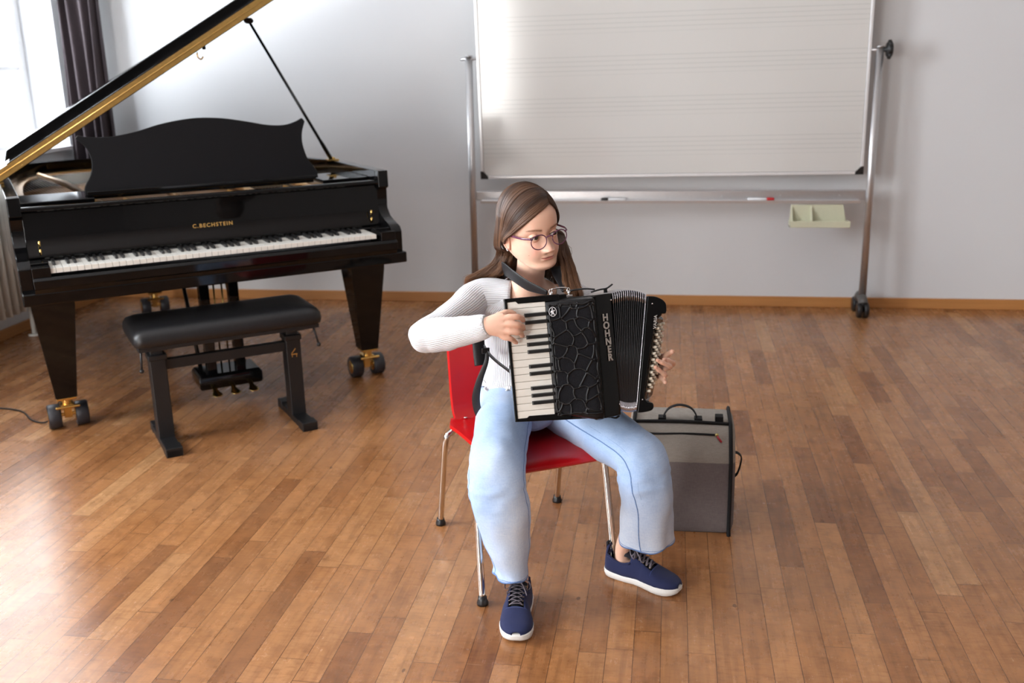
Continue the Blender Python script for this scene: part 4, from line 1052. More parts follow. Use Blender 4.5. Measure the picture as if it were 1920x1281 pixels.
finger([HL['W'].lerp(HL['C1'], .6), HL['C1'], HL['C2'], HL['C3'], HL['C4']], .0076, .0058)
finger([HL['W'].lerp(HL['D1'], .6), HL['D1'], HL['D2'], HL['D3'], HL['D4']], .0076, .0058)
finger([HL['W'].lerp(HL['E1'], .6), HL['E1'], HL['E2'], HL['E3'], HL['E4']], .0080, .0060)
for a in 'BCDE':
    q = HL[a+('0' if a == 'B' else '1')]
    for t in (.35, .65, .9): bb.ball(HL['W'].lerp(q, t), .0125, 12)
bmesh.ops.recalc_face_normals(bb.bm, faces=bb.bm.faces[:])
me = bpy.data.meshes.new('tmp'); bb.bm.to_mesh(me); bb.bm.free()
to = bpy.data.objects.new('tmp', me); COL.objects.link(to)
md = to.modifiers.new('r', 'REMESH'); md.mode = 'VOXEL'; md.voxel_size = .0022; md.adaptivity = 0
md = to.modifiers.new('s', 'SMOOTH'); md.factor = .5; md.iterations = 5
m2 = bpy.data.meshes.new_from_object(to.evaluated_get(bpy.context.evaluated_depsgraph_get()))
bpy.data.objects.remove(to)
nb = bmesh.new(); nb.from_mesh(m2); bpy.data.meshes.remove(m2)
tl2 = nb.verts.layers.float_color.new('tint')
kn_pts = [HR['K%d' % k] for k in (1, 2, 3, 4)]+[HR['P%d' % k] for k in (1, 2, 3, 4)]+[HL[k] for k in ('B1', 'C2', 'D2', 'B3', 'C4', 'D4', 'E4', 'A2')]+[HR['T%d' % k] for k in (1, 2, 3, 4)]
for v in nb.verts:
    c = v.co
    v[tl2] = (0, 0, 0, 0)
    if c.z > .55 and c.y < 2.70 and (c.x > -.44):
        d = min((c-k).length for k in kn_pts) if c.z < .83 else 1
        v[tl2] = (*lin(214, 128, 104), .22*math.exp(-(d/.011)**2))
for f in nb.faces: f.smooth = True
tmpm = bpy.data.meshes.new('t2'); nb.to_mesh(tmpm); nb.free(); body_bm.from_mesh(tmpm)
tl3 = eb.bm.verts.layers.float_color.new('tint')
for v in eb.bm.verts: v[tl3] = (*lin(222, 140, 118), .35)
tm3 = bpy.data.meshes.new('t3'); bmesh.ops.recalc_face_normals(eb.bm, faces=eb.bm.faces[:]); eb.bm.to_mesh(tm3); body_bm.from_mesh(tm3)
w_ = MB(); w_.bm.free(); w_.bm = body_bm
body = gbuild(w_, 'body', M_skin)
# nails
M_nail = simple('fingernail', lin(232, 176, 156), .25)
def nail(tip, prev, out_, r_):
    d = (tip-prev).normalized(); o = (out_-d*out_.dot(d)).normalized(); s_ = d.cross(o)
    M_ = Matrix((( *s_, 0), (*d, 0), (*o, 0), (0, 0, 0, 1))).transposed()
    b = MB(); b.ball(tip-d*.0005+o*r_*.72, (r_*.62, r_*.85, r_*.34), 12, M=M_); gbuild(b, 'fingernail', M_nail, body, smooth=True)
for k in (1, 2, 3, 4): nail(HR['T%d' % k], HR['D%d' % k], V((.55, -.55, .15)), .0064)
nail(HL['C4'], HL['C3'], V((.1, -.8, .5)), .0056); nail(HL['D4'], HL['D3'], V((.1, -.8, .5)), .0056); nail(HL['B3'], HL['B2'], V((.2, -.8, .5)), .0062)

# eyes
M_scl = simple('eye_white', (.55, .53, .51), .15, var=.02); M_iris = simple('iris_brown', lin(52, 30, 20), .2, var=.3, scale=900); M_pup = simple('pupil', (.003, .003, .003), .08)
for s in (-1, 1):
    b = MB(); r_ = ER
    ang = [0, .12, .23, .245, .44, .52, .57, .9, 1.4, 2.0, 2.6, 3.05]
    prof = [(r_*math.sin(a), r_*math.cos(a)) for a in ang]
    for (i0, i1, mi) in ((0, 3, 2), (3, 6, 1), (6, 12, 0)):
        b.rings([[V((max(rr, 1e-5)*math.cos(2*PI*k/24), max(rr, 1e-5)*math.sin(2*PI*k/24), h)) for k in range(24)] for rr, h in prof[i0:min(i1+1, 12)]], mi, cap=False)
    g_dir = V((.16, -1, -.02)).normalized()
    q = V((0, 0, 1)).rotation_difference(g_dir).to_matrix().to_4x4()
    bmesh.ops.transform(b.bm, matrix=HM @ Matrix.Translation((s*.0295, EY, .0)) @ q, verts=b.bm.verts[:])
    gbuild(b, 'eye', [M_scl, M_iris, M_pup], smooth=True)
    b = MB(); up_pts = []
    for k in range(13):
        u = -1+2*k/12; ex_ = u*.0135; zc = eye_z(u)[0]; z_ = zc+.0005+.05*ex_; d2 = ex_*ex_+z_*z_
        up_pts.append(V((s*(.0295+ex_), EY-math.sqrt(max((ER+.0012)**2-d2, 1e-7)), z_)))
    b.tube(up_pts, [(.0005+.0006*math.sin(PI*k/12), .0005) for k in range(13)], 6)
    for k in range(1, 24):
        i = k/24*12; p = up_pts[int(i)].lerp(up_pts[min(12, int(i)+1)], i % 1)
        b.tube([p, p+V((s*.0012*(i/6-1), -.0030, .0002)), p+V((s*.0022*(i/6-1), -.0052, .0018))], [.00028, .0002, .00005], 4)
    bmesh.ops.transform(b.bm, matrix=HM, verts=b.bm.verts[:]); gbuild(b, 'eyelashes', simple('lash_brown', lin(52, 34, 26), .6))
    b = MB()
    for k in range(80):
        u = random.random(); ax = .0125+.036*u; bz = .0195+.0035*math.sin(min(1, max(0, (ax-.012)/.034))*PI*.75)+random.uniform(-.0024, .0020)*(1-.5*u)
        a = yF(bz); b_2 = yB(bz); yc = a+(b_2-a)*.56
        sn = min(1, (ax/wX(bz)))**(1/.9); y_ = yc-(yc-a)*(math.sqrt(max(0, 1-sn*sn)))**.86-face_out(ax, bz)
        p = V((s*ax, y_-.0004, bz)); b.tube([p, p+V((s*.0022, -.0006, .0012)), p+V((s*.0042, -.0001, .0012-.001*u))], [.00010, .00009, .00004], 4)
    bmesh.ops.transform(b.bm, matrix=HM, verts=b.bm.verts[:]); gbuild(b, 'eyebrow', simple('brow_brown', lin(150, 108, 80), .7))

# glasses
n = NT('plum_acetate'); o_ = n.obj(); n.set(Base_Color=n.mix(n.noise(o_, 120, 3), lin(62, 22, 46), lin(126, 72, 104)), Roughness=.18, Specular_IOR_Level=.6); M_frm = n.mat
n = NT('spectacle_lens'); tr = n.n.new('ShaderNodeBsdfTransparent'); gl = n.n.new('ShaderNodeBsdfGlossy'); gl.inputs['Roughness'].default_value = .02
mx = n.n.new('ShaderNodeMixShader'); lw_ = n.n.new('ShaderNodeLayerWeight'); fr = n.m('MULTIPLY_ADD', n.m('POWER', lw_.outputs['Facing'], 5.0), .5, .035)
n.l.new(fr, mx.inputs[0]); n.l.new(tr.outputs[0], mx.inputs[1]); n.l.new(gl.outputs[0], mx.inputs[2]); n.l.new(mx.outputs[0], n.n['Material Output'].inputs[0]); M_lens = n.mat
LR = [.0218, .0190]
def lensring(s, k, n_=40, sc=1.0):
    a = 2*PI*k/n_; c, sn = math.cos(a), math.sin(a)
    x = .0232*c*(1+.03*sn)*sc; z = (.0186 if sn > 0 else .0208)*math.copysign(abs(sn)**.94, sn)*sc
    return V((s*(.0325+x), -.1010+.10*abs(x+.03)**1.0*.0+.22*max(0, x+.004)**1.2, -.0045+z))
gb = MB()
for s in (-1, 1): gb.tube([lensring(s, k) for k in range(40)], [(.0011, .0015)]*40, 8, closed=True, upv=(0, 1, 0))
gb.tube(catmull([(-.0108, -.1008, .0015), (-.0055, -.1035, .0052), (0, -.1048, .0060), (.0055, -.1035, .0052), (.0108, -.1008, .0015)], 4), [(.0018, .0020)]*17, 8)
for s in (-1, 1):
    q = lensring(s, 4)
    gb.tube([(q.x-s*.001, q.y, q.z-.001), (q.x+s*.004, q.y+.0005, q.z+.0005), (q.x+s*.0075, q.y+.003, q.z+.001)], [(.0030, .0018)]*3, 8, upv=(0, 0, 1))
    gb.ball((q.x+s*.0042, q.y-.0016, q.z+.0005), .0006, 8, mi=1); gb.ball((q.x+s*.0026, q.y-.0018, q.z+.0005), .0006, 8, mi=1)
bmesh.ops.transform(gb.bm, matrix=HM, verts=gb.bm.verts[:])
gls = gbuild(gb, 'glasses', [M_frm, M_chrome], smooth=True, label='round plum coloured spectacles')
for s in (-1, 1):
    q = lensring(s, 4); b = MB()
    b.tube(catmull([(q.x+s*.0070, q.y+.003, q.z+.001), (s*.0680, -.070, .007), (s*.0710, -.030, .006), (s*.0725, .006, .005), (s*.0705, .024, -.008), (s*.069, .032, -.022)], 6), [(.0030, .0013)]*31, 8, upv=(0, 0, 1))
    bmesh.ops.transform(b.bm, matrix=HM, verts=b.bm.verts[:]); gbuild(b, 'temple_arm', M_frm, gls, smooth=True)
    b = MB(); b.rings([[lensring(s, k, 40, .96) for k in range(40)], [lensring(s, k, 40, .96)+V((0, .0010, 0)) for k in range(40)]])
    bmesh.ops.transform(b.bm, matrix=HM, verts=b.bm.verts[:]); gbuild(b, 'lens', M_lens, gls, label='clear spectacle lens')
b = MB()
for k in range(5):
    a = 2*PI*k/5; b.ball((-.0735, .009+.0028*math.cos(a), -.0375+.0028*math.sin(a)), .0017, 8)
b.ball((-.0742, .009, -.0375), .0016, 8)
bmesh.ops.transform(b.bm, matrix=HM, verts=b.bm.verts[:]); gbuild(b, 'earring', M_chrome, label='small flower shaped earring')

# ---------------------------------------------------------------- hair
def hair_mat():
    n = NT('brown_hair'); at_ = n.node('ShaderNodeAttribute', 0, attribute_name='tone'); s_ = n.sep(at_)
    c = n.mix(s_[0], lin(56, 38, 29), lin(106, 76, 56)); c = n.mix(s_[1], c, lin(168, 118, 78))
    n.set(Base_Color=c, Roughness=.42, Specular_IOR_Level=.5); return n.mat
M_hair = hair_mat()
EC, ER3 = V((0, .008, .028)), V((.0760, .1030, .1020))
def scalp(d, k=1.0):
    d = d.normalized(); r_ = 1/math.sqrt((d.x/ER3.x)**2+(d.y/ER3.y)**2+(d.z/ER3.z)**2); return EC+d*r_*k
hv, hf, ht = [], [], []
def strand(pts, r0_, tone):
    n_ = len(pts); base = len(hv); pa = None
    for i, p in enumerate(pts):
        t = (pts[min(i+1, n_-1)]-pts[max(i-1, 0)]).normalized(); a = t.orthogonal() if pa is None else pa-t*pa.dot(t); a = (a if a.length > 1e-6 else t.orthogonal()).normalized(); pa = a; b_ = t.cross(a)
        r_ = r0_*(1 if i < n_-7 else (n_-1-i)/7+.12)
        tip = max(0, (i/n_-.55)/.45)
        for k in range(3):
            an = 2*PI*k/3; hv.append(p+(a*math.cos(an)+b_*math.sin(an))*r_); ht.append((tone, tip*tip*.85*(.5+tone*.6), 0, 1))
    for i in range(n_-1):
        for k in range(3):
            j = (k+1) % 3; hf.append((base+i*3+k, base+i*3+j, base+i*3+3+j, base+i*3+3+k))
hr = random.Random(5)
HMi = HM.inverted()
def smooth_path(pts, n_): return catmull(pts, n_)
R_h = [V((-.430, 2.590, .955)), V((-.438, 2.590, .913)), V((-.452, 2.600, .880)), V((-.476, 2.612, .852)), V((-.505, 2.640, .836)), V((-.515, 2.690, .800))]
L_h = [V((-.291, 2.640, .954)), V((-.276, 2.596, .913)), V((-.262, 2.556, .880)), V((-.252, 2.522, .853)), V((-.243, 2.492, .832)), V((-.238, 2.484, .812))]
def lock_noise(i, w_): return V((mnoise.noise(V((i*.31, 0, w_*2))), mnoise.noise(V((0, i*.27, w_*2))), 0))
NR = 3300
for i in range(NR):
    a = hr.random()**.9                                   # root position along the parting, 0 front .. 1 crown
    root = V((.030-.010*a+hr.uniform(-.004, .004), -.072+.130*a, 0)); root = scalp(V((root.x, root.y, .085+.012*math.sin(a*PI)))-EC)
    lk = int(a*26); jn = lock_noise(lk, 0)
    depth_ = hr.random()
    g_d = V((-.0765, -.020+.084*a+jn.x*.006, .002+.022*a+.006*depth_)) - EC
    ga = g_d.normalized(); r_d = (root-EC).normalized(); pts = []
    kk = 1.004+.045*depth_*min(1, .4+a)+.012*jn.y
    om = r_d.angle(ga)
    for s in range(8):
        t = s/8
        d = (r_d*math.sin((1-t)*om)+ga*math.sin(t*om))/math.sin(om)
        bulge = 1+.030*math.sin(PI*t)*(0.5+.5*a)*depth_
        pts.append(HM @ scalp(d, kk*bulge))
    # hanging part: spread across the bundle, front strands run behind the ear
    sp = V((.9, .42, 0))*(hr.uniform(-1, 1)*.0+(1-a)*.020-.010)+V((hr.gauss(0, .006), hr.gauss(0, .006), 0))
    wv = lock_noise(lk+40, 1)*.010
    end = hr.choice((4, 5, 5, 5, 6)); sc_ = (.35, .8, 1.2, 1.8, 2.1, 2.2)
    pts.append(HM @ (V((-.0800-.003*depth_, .008+.060*a, -.014)) if a < .35 else V((-.0775-.003*depth_, .014+.062*a, -.034))))
    for q in range(1, end):
        lat = V((.9, .42, 0))*(.5-a)*(.044, .044, .056, .085, .10, .11)[q]+V((0, .030*a, 0))*(1 if q < 4 else 0)+V((hr.gauss(0, .0015)*sc_[q], hr.gauss(0, .002)*sc_[q], hr.gauss(0, .001)*sc_[q]))
        inward = V((.35, -.15, 0))*hr.uniform(-.004, .018)*(1 if q < 3 else .6)
        pts.append(R_h[q]+lat+inward+wv*sc_[q]+V((0, 0, .004*hr.random() if q > 2 else 0)))
    strand(smooth_path(pts, 4), .00040+.00018*hr.random(), max(0, min(1, .42+.9*jn.x+hr.uniform(-.25, .25)+(.35 if a < .12 else 0))))
NL = 1500
for i in range(NL):
    a = hr.random()
    root = scalp(V((.030-.010*a+hr.uniform(-.004, .004), -.070+.130*a, .086))-EC)
    lk = int(a*14); jn = lock_noise(lk+90, 0)
    ga = (V((.077, .000+.06*a, -.02-.01*a))-EC).normalized(); r_d = (root-EC).normalized(); om = r_d.angle(ga); pts = []
    kk = 1.0+.04*hr.random()
    for s in range(9):
        t = s/9; d = (r_d*math.sin((1-t)*om)+ga*math.sin(t*om))/math.sin(om); pts.append(HM @ scalp(d, kk*(1+.02*math.sin(PI*t))))
    wv = lock_noise(lk+140, 1)*.012; sc_ = (.4, .8, 1.0, 1.2, 1.3, 1.4)
    for q in range(0, hr.choice((5, 6, 6))):
        pts.append(L_h[q]+V((.85, .5, 0))*((.5-a)*.030*sc_[q]+hr.gauss(0, .0022))+V((0, hr.uniform(-.004, .014), 0))+wv*sc_[q])
    strand(smooth_path(pts, 4), .00040+.00018*hr.random(), max(0, min(1, .45+.8*jn.x+hr.uniform(-.25, .25))))
for i in range(1300):                                      # back of the head
    az = hr.uniform(R(8), R(160)); root = scalp(V((.02, .05+.02*hr.random(), .1))-EC); r_d = (root-EC).normalized()
    ga = V((-math.cos(az)*.9, math.sin(az), -.55)).normalized(); om = r_d.angle(ga); pts = []
    kk = 1.01+.05*hr.random(); jn = lock_noise(int(az*9), 3)
    for s in range(9):
        t = s/8; d = (r_d*math.sin((1-t)*om)+ga*math.sin(t*om))/math.sin(om); pts.append(HM @ scalp(d, kk))
    side = (math.cos(az)*-1+1)/2
    for q, z in enumerate((.905, .86, .82, .76)):
        c = V((-.425, 2.66, 0)).lerp(V((-.285, 2.715, 0)), side); pts.append(V((c.x+hr.gauss(0, .008)-.02*q*(1-side), c.y+hr.gauss(0, .006)+.006*q, z)))
    strand(smooth_path(pts, 3), .0006, max(0, min(1, .35+.8*jn.x+hr.uniform(-.2, .2))))
for i in range(110):                                      # loose flyaway hairs
    az = hr.uniform(R(-170), R(170)); d = V((math.sin(az), -math.cos(az)*.4+.4, .9+hr.random()*.5)).normalized()
    if d.y < -.3 or d.z < .45 or d.x > .5: continue
    p0 = scalp(d, 1.02); d2 = (d+V((hr.uniform(-.5, .5), hr.uniform(-.3, .5), -.25))).normalized(); d3 = (d2+V((hr.uniform(-.4, .4), hr.uniform(-.3, .4), -.5))).normalized()
    strand(smooth_path([HM @ p0, HM @ scalp(d2, 1.07+hr.random()*.03), HM @ scalp(d3, 1.04)], 5), .00016, .7)
me = bpy.data.meshes.new('hair'); me.from_pydata([GI @ v for v in hv], [], hf)
ca = me.color_attributes.new('tone', 'FLOAT_COLOR', 'POINT'); ca.data.foreach_set('color', [c for t in ht for c in t])
me.polygons.foreach_set('use_smooth', [True]*len(me.polygons)); me.materials.append(M_hair); me.update()
ho = bpy.data.objects.new('hair', me); COL.objects.link(ho); ho.parent = girl
# scalp covering under the strands
b = MB()
cap_v = {}
N1, N2 = 60, 90
def ok(p):
    if p.y > .030: return p.z > -.075
    return p.z > .047-p.y*.47+p.x*.32
bm = b.bm; tc = bm.verts.layers.float_color.new('tone')
for i in range(N1+1):
    for k in range(N2):
        t = PI*i/N1; a = 2*PI*k/N2; d = V((math.sin(t)*math.cos(a), math.sin(t)*math.sin(a), math.cos(t))); p = scalp(d, 1.0)
        if ok(p): v = bm.verts.new(HM @ p); v[tc] = (.38, 0, 0, 1); cap_v[(i, k)] = v
for i in range(N1):
    for k in range(N2):
        q = [(i, k), (i+1, k), (i+1, (k+1) % N2), (i, (k+1) % N2)]
        if all(x in cap_v for x in q):
            try: bm.faces.new([cap_v[x] for x in q]).smooth = True
            except ValueError: pass
gbuild(b, 'hair_cap', M_hair, ho)
# ---------------------------------------------------------------- white ribbed top
def rib_mat():
    n = NT('white_rib_knit'); uv = n.node('ShaderNodeUVMap', uv_map='UVMap'); u, v, _ = n.sep(uv)
    o = n.obj(); wob = n.m('MULTIPLY', n.noise(o, 9, 3), .006)
    s = n.m('SINE', n.m('MULTIPLY', n.m('ADD', u, wob), 2*PI*116))
    c = n.mix(n.m('MULTIPLY_ADD', s, .5, .5), (.63, .63, .66), (.80, .80, .82))  # shade between the ribs is put into the colour as darker stripes
    n.set(Base_Color=c, Roughness=.85, Sheen_Weight=.15, Subsurface_Weight=.05, Subsurface_Scale=.01)
    h = n.m('ADD', n.m('MULTIPLY', s, .5), n.m('MULTIPLY', n.noise(o, 900, 2), .3)); n.bump(h, .7, .0014); return n.mat
M_knit = rib_mat(); M_knit2 = M_knit.copy(); M_knit2.name = 'white_rib_knit_sleeve'
for nd in M_knit2.node_tree.nodes:
    if nd.type == 'MATH' and nd.operation == 'MULTIPLY' and abs(nd.inputs[1].default_value-2*PI*116) < 1e-3: nd.inputs[1].default_value = 2*PI*50
def wr(f1, a1, f2, a2, along=None):
    def d(q, u, t):
        return a1*mnoise.noise(V((q.x*f1, q.y*f1, q.z*f1+3)))+a2*mnoise.noise(V((q.x*f2, q.y*f2, q.z*f2+7)))
    return d
sb = MB()
tk = [(-.402, 2.684, .518, .130, .106), (-.402, 2.684, .530, .125, .101), (-.400, 2.680, .56, .117, .093), (-.397, 2.670, .61, .113, .087), (-.392, 2.660, .66, .119, .089), (-.386, 2.650, .71, .128, .090), (-.380, 2.640, .75, .136, .086), (-.377, 2.632, .778, .136, .078), (-.375, 2.624, .797, .120, .070), (-.374, 2.618, .810, .098, .064), (-.3735, 2.615, .816, .086, .060), (-.373, 2.612, .821, .077, .055)]
def tdisp(q, u, t):
    d = .0025*mnoise.noise(V((q.x*14, q.y*14, q.z*26)))+.004*mnoise.noise(V((q.x*7, q.y*7, q.z*9+q.x*14)))*(1 if t < .6 else .3)
    if t < .04: d += .006*math.sin(u*2*PI*22)+.003*math.sin(u*2*PI*9)
    return d
rows_ = loft(sb, tk, 6, 220, TU, 0, False, tdisp)
fwd = V((.4067, -.9135, 0))
for row in rows_:
    for v in row:
        zc = v.co.z; f_ = (v.co-V((-.374, 2.612, zc))).dot(fwd)
        if zc > .745: v.co.z -= max(0, f_)*.20*min(1, (zc-.745)/.06)
        lt = (v.co-V((-.374, 2.612, zc))).dot(V(TU))
        if zc > .70 and lt > 0: v.co.z -= lt*.30*min(1, (zc-.70)/.08)
        if zc < .535: v.co.z += .006*math.sin(v.co.x*70)+.004*math.sin(v.co.x*160+1)
def sdisp(q, u, t):
    e = math.exp(-((t-.50)/.10)**2)
    return .0030*mnoise.noise(V((q.x*18, q.y*18, q.z*18)))+.0040*mnoise.noise(V((q.x*34, q.y*34, q.z*20+4)))*(.35+e*.9)
def sleeve(S, E_, W, mid, rw=.030):
    S0 = V(mid)
    ks = [(*S0, .046, .044), (*S, .052, .050), (*S.lerp(E_, .35), .044, .044), (*S.lerp(E_, .75), .041, .041), (*(E_+(E_-S).normalized()*.002+V((0, 0, .006))), .040, .039), (*E_.lerp(W, .18), .044, .040), (*E_.lerp(W, .5), .039, .034), (*E_.lerp(W, .8), .033, .027), (*E_.lerp(W, .93), .0315, .0245), (*E_.lerp(W, 1.0), .0275, .0200), (*E_.lerp(W, 1.004), .0225, .0160)]
    return loft(sb, ks, 7, 110, (0, 0, 1), 1, False, sdisp)
r_ = sleeve(RS, RE, RW+(RW-RE).normalized()*-.004, (-.418, 2.608, .786))
for row in r_[-9:-7]:
    for k, v in enumerate(row): v.co += (RW-RE).normalized()*(.0016*math.sin(k*.55)+.0008*math.sin(k*1.7))
sleeve(LS, LE, LW_, (-.33, 2.675, .758))
shirt = gbuild(sb, 'ribbed_top', [M_knit, M_knit2], label='white ribbed long sleeved top', solid=.0022)
nb_ = MB(); nk = [v.co.copy() for v in ()]
# neckline binding
i_n = len(rows_)-1

# ---------------------------------------------------------------- jeans
def denim_mat():
    n = NT('light_blue_denim'); o = n.obj(); uv = n.node('ShaderNodeUVMap', uv_map='UVMap'); u, v, _ = n.sep(uv)
    a = n.noise(n.map(o, (500, 500, 80)), 1.0, 3, .7); b_ = n.noise(n.map(o, (70, 70, 700)), 1.0, 3, .7); g = n.noise(o, 9, 4, .6); g2 = n.noise(o, 3.2, 2)
    base = n.mix(g, lin(146, 176, 218), lin(190, 210, 236))
    base = n.mix(n.m('MULTIPLY', n.m('SUBTRACT', g2, .42, clamp=True), 3.4, clamp=True), base, lin(222, 228, 236))
    w_ = n.m('MULTIPLY_ADD', n.m('ADD', a, b_), .5, 0.0)
    c = n.mix(.6, base, n.ramp(w_, [(.32, (.62, .72, .86)), (.6, (1.08, 1.06, 1.04))]), 'MULTIPLY')
    n.set(Base_Color=c, Roughness=.85, Sheen_Weight=.1); n.bump(w_, .25, .001); return n.mat
M_den = denim_mat(); M_seam = simple('denim_seam', lin(104, 134, 184), .85, var=.6, bump=.4, scale=500)
jb = MB()
pel = [(-.40, 2.686, .572, .100, .080), (-.40, 2.688, .55, .106, .085), (-.40, 2.692, .50, .122, .100), (-.398, 2.690, .46, .130, .108), (-.395, 2.685, .425, .122, .102), (-.39, 2.68, .405, .09, .08)]
def jd(q, u, t): return .0035*mnoise.noise(V((q.x*16, q.y*16, q.z*16)))+.002*mnoise.noise(V((q.x*40, q.y*40, q.z*30)))
loft(jb, pel, 5, 60, TU, 0, True, jd)
HRp, HLp = V((-.452, 2.680, .472)), V((-.345, 2.740, .466))
def leg_d(side):
    def d(q, u, t):
        kn = math.exp(-((t-.52)/.07)**2); lo_ = max(0, (t-.62)/.38)
        a = .0042*mnoise.noise(V((q.x*12, q.y*12, q.z*12+side)))+.0024*mnoise.noise(V((q.x*26, q.y*26, q.z*22+side)))
        a += kn*.0045*mnoise.noise(V((q.x*22, q.y*22, q.z*60+side*3)))
        a += lo_*.015*mnoise.noise(V((math.cos(u*2*PI)*1.5+side, math.sin(u*2*PI)*1.5, q.z*3.0)))
        return a
    return d
KRj, KLj = V((-.424, 2.335, .408)), V((-.070, 2.458, .402))
legR = [(*HRp, .084, .080), (*HRp.lerp(KRj, .3), .080, .074), (*HRp.lerp(KRj, .65), .074, .067), (*HRp.lerp(KRj, .88), .073, .062), (KRj.x+.002, 2.326, .402, .073, .060), (KRj.x+.004, 2.305, .384, .073, .060), (-.418, 2.297, .350, .074, .063), (-.410, 2.303, .30, .072, .068), (-.400, 2.318, .22, .062, .072), (-.393, 2.326, .170, .052, .070), (-.389, 2.328, .138, .045, .067), (-.388, 2.328, .118, .0455, .067)]
legL = [(*HLp, .084, .080), (*HLp.lerp(KLj, .3), .080, .076), (*HLp.lerp(KLj, .65), .076, .070), (*HLp.lerp(KLj, .88), .074, .064), (-.068, 2.448, .400, .073, .061), (-.057, 2.434, .382, .072, .061), (-.052, 2.428, .350, .070, .064), (-.046, 2.438, .30, .066, .068), (-.046, 2.452, .25, .067, .070), (-.046, 2.464, .21, .069, .070), (-.046, 2.472, .175, .071, .072), (-.046, 2.474, .152, .072, .073)]
loft(jb, [(-.40, 2.68, .478, .10, .075), (-.385, 2.64, .474, .098, .072), (-.372, 2.60, .466, .085, .060), (-.362, 2.570, .458, .060, .045), (-.357, 2.553, .455, .030, .025)], 5, 48, TU, 0, True, jd)
rR = loft(jb, legR, 9, 96, (1, .12, 0), 0, False, leg_d(0)); rL = loft(jb, legL, 9, 96, (.86, .5, 0), 0, False, leg_d(5))
for rows2 in (rR, rL):
    for k, v in enumerate(rows2[-1]): v.co.z += .0025*math.sin(k*.35)
jeans_rows = [[[v.co.copy() for v in row] for row in rr2] for rr2 in (rR, rL)]
jeans = gbuild(jb, 'jeans', M_den, label='light blue wide leg jeans', solid=.0022)
def seam(rows2, k0, i0, i1, off=.0006, r=.0022, drift=0):
    b = MB(); pts = []
    for i in range(i0, min(i1, len(rows2))):
        kf = k0+drift*(i-i0); k = int(math.floor(kf)); c = sum(rows2[i], V((0, 0, 0)))/96; p = rows2[i][k % 96].lerp(rows2[i][(k+1) % 96], kf-k); pts.append(p+(p-c).normalized()*off)
    b.tube(pts, [(r, r*.45)]*len(pts), 6); gbuild(b, 'seam', M_seam, jeans, smooth=True)
seam(jeans_rows[1], 43, 10, 110, drift=-.07); seam(jeans_rows[1], 39, 10, 110, r=.0008, drift=-.07); seam(jeans_rows[0], 43, 40, 110); seam(jeans_rows[0], 5, 12, 110, drift=.02)
for rows2 in jeans_rows:
    for i_ in (-1, -3):
        b = MB(); r3 = rows2[i_]; c = sum(r3, V((0, 0, 0)))/96
        b.tube([p+(p-c).normalized()*.0010 for p in r3], [(.0024, .0010)]*96 if i_ == -1 else [(.0009, .0005)]*96, 6, closed=True, upv=(0, 0, 1)); gbuild(b, 'hem_stitching', M_seam, jeans, smooth=True)
# front fly seam between the thighs and waist band
b = MB(); b.tube(catmull([(-.318, 2.590, .500), (-.330, 2.565, .492), (-.335, 2.56, .47)], 5), [(.0035, .0015)]*11, 8); gbuild(b, 'seam', M_seam, jeans)

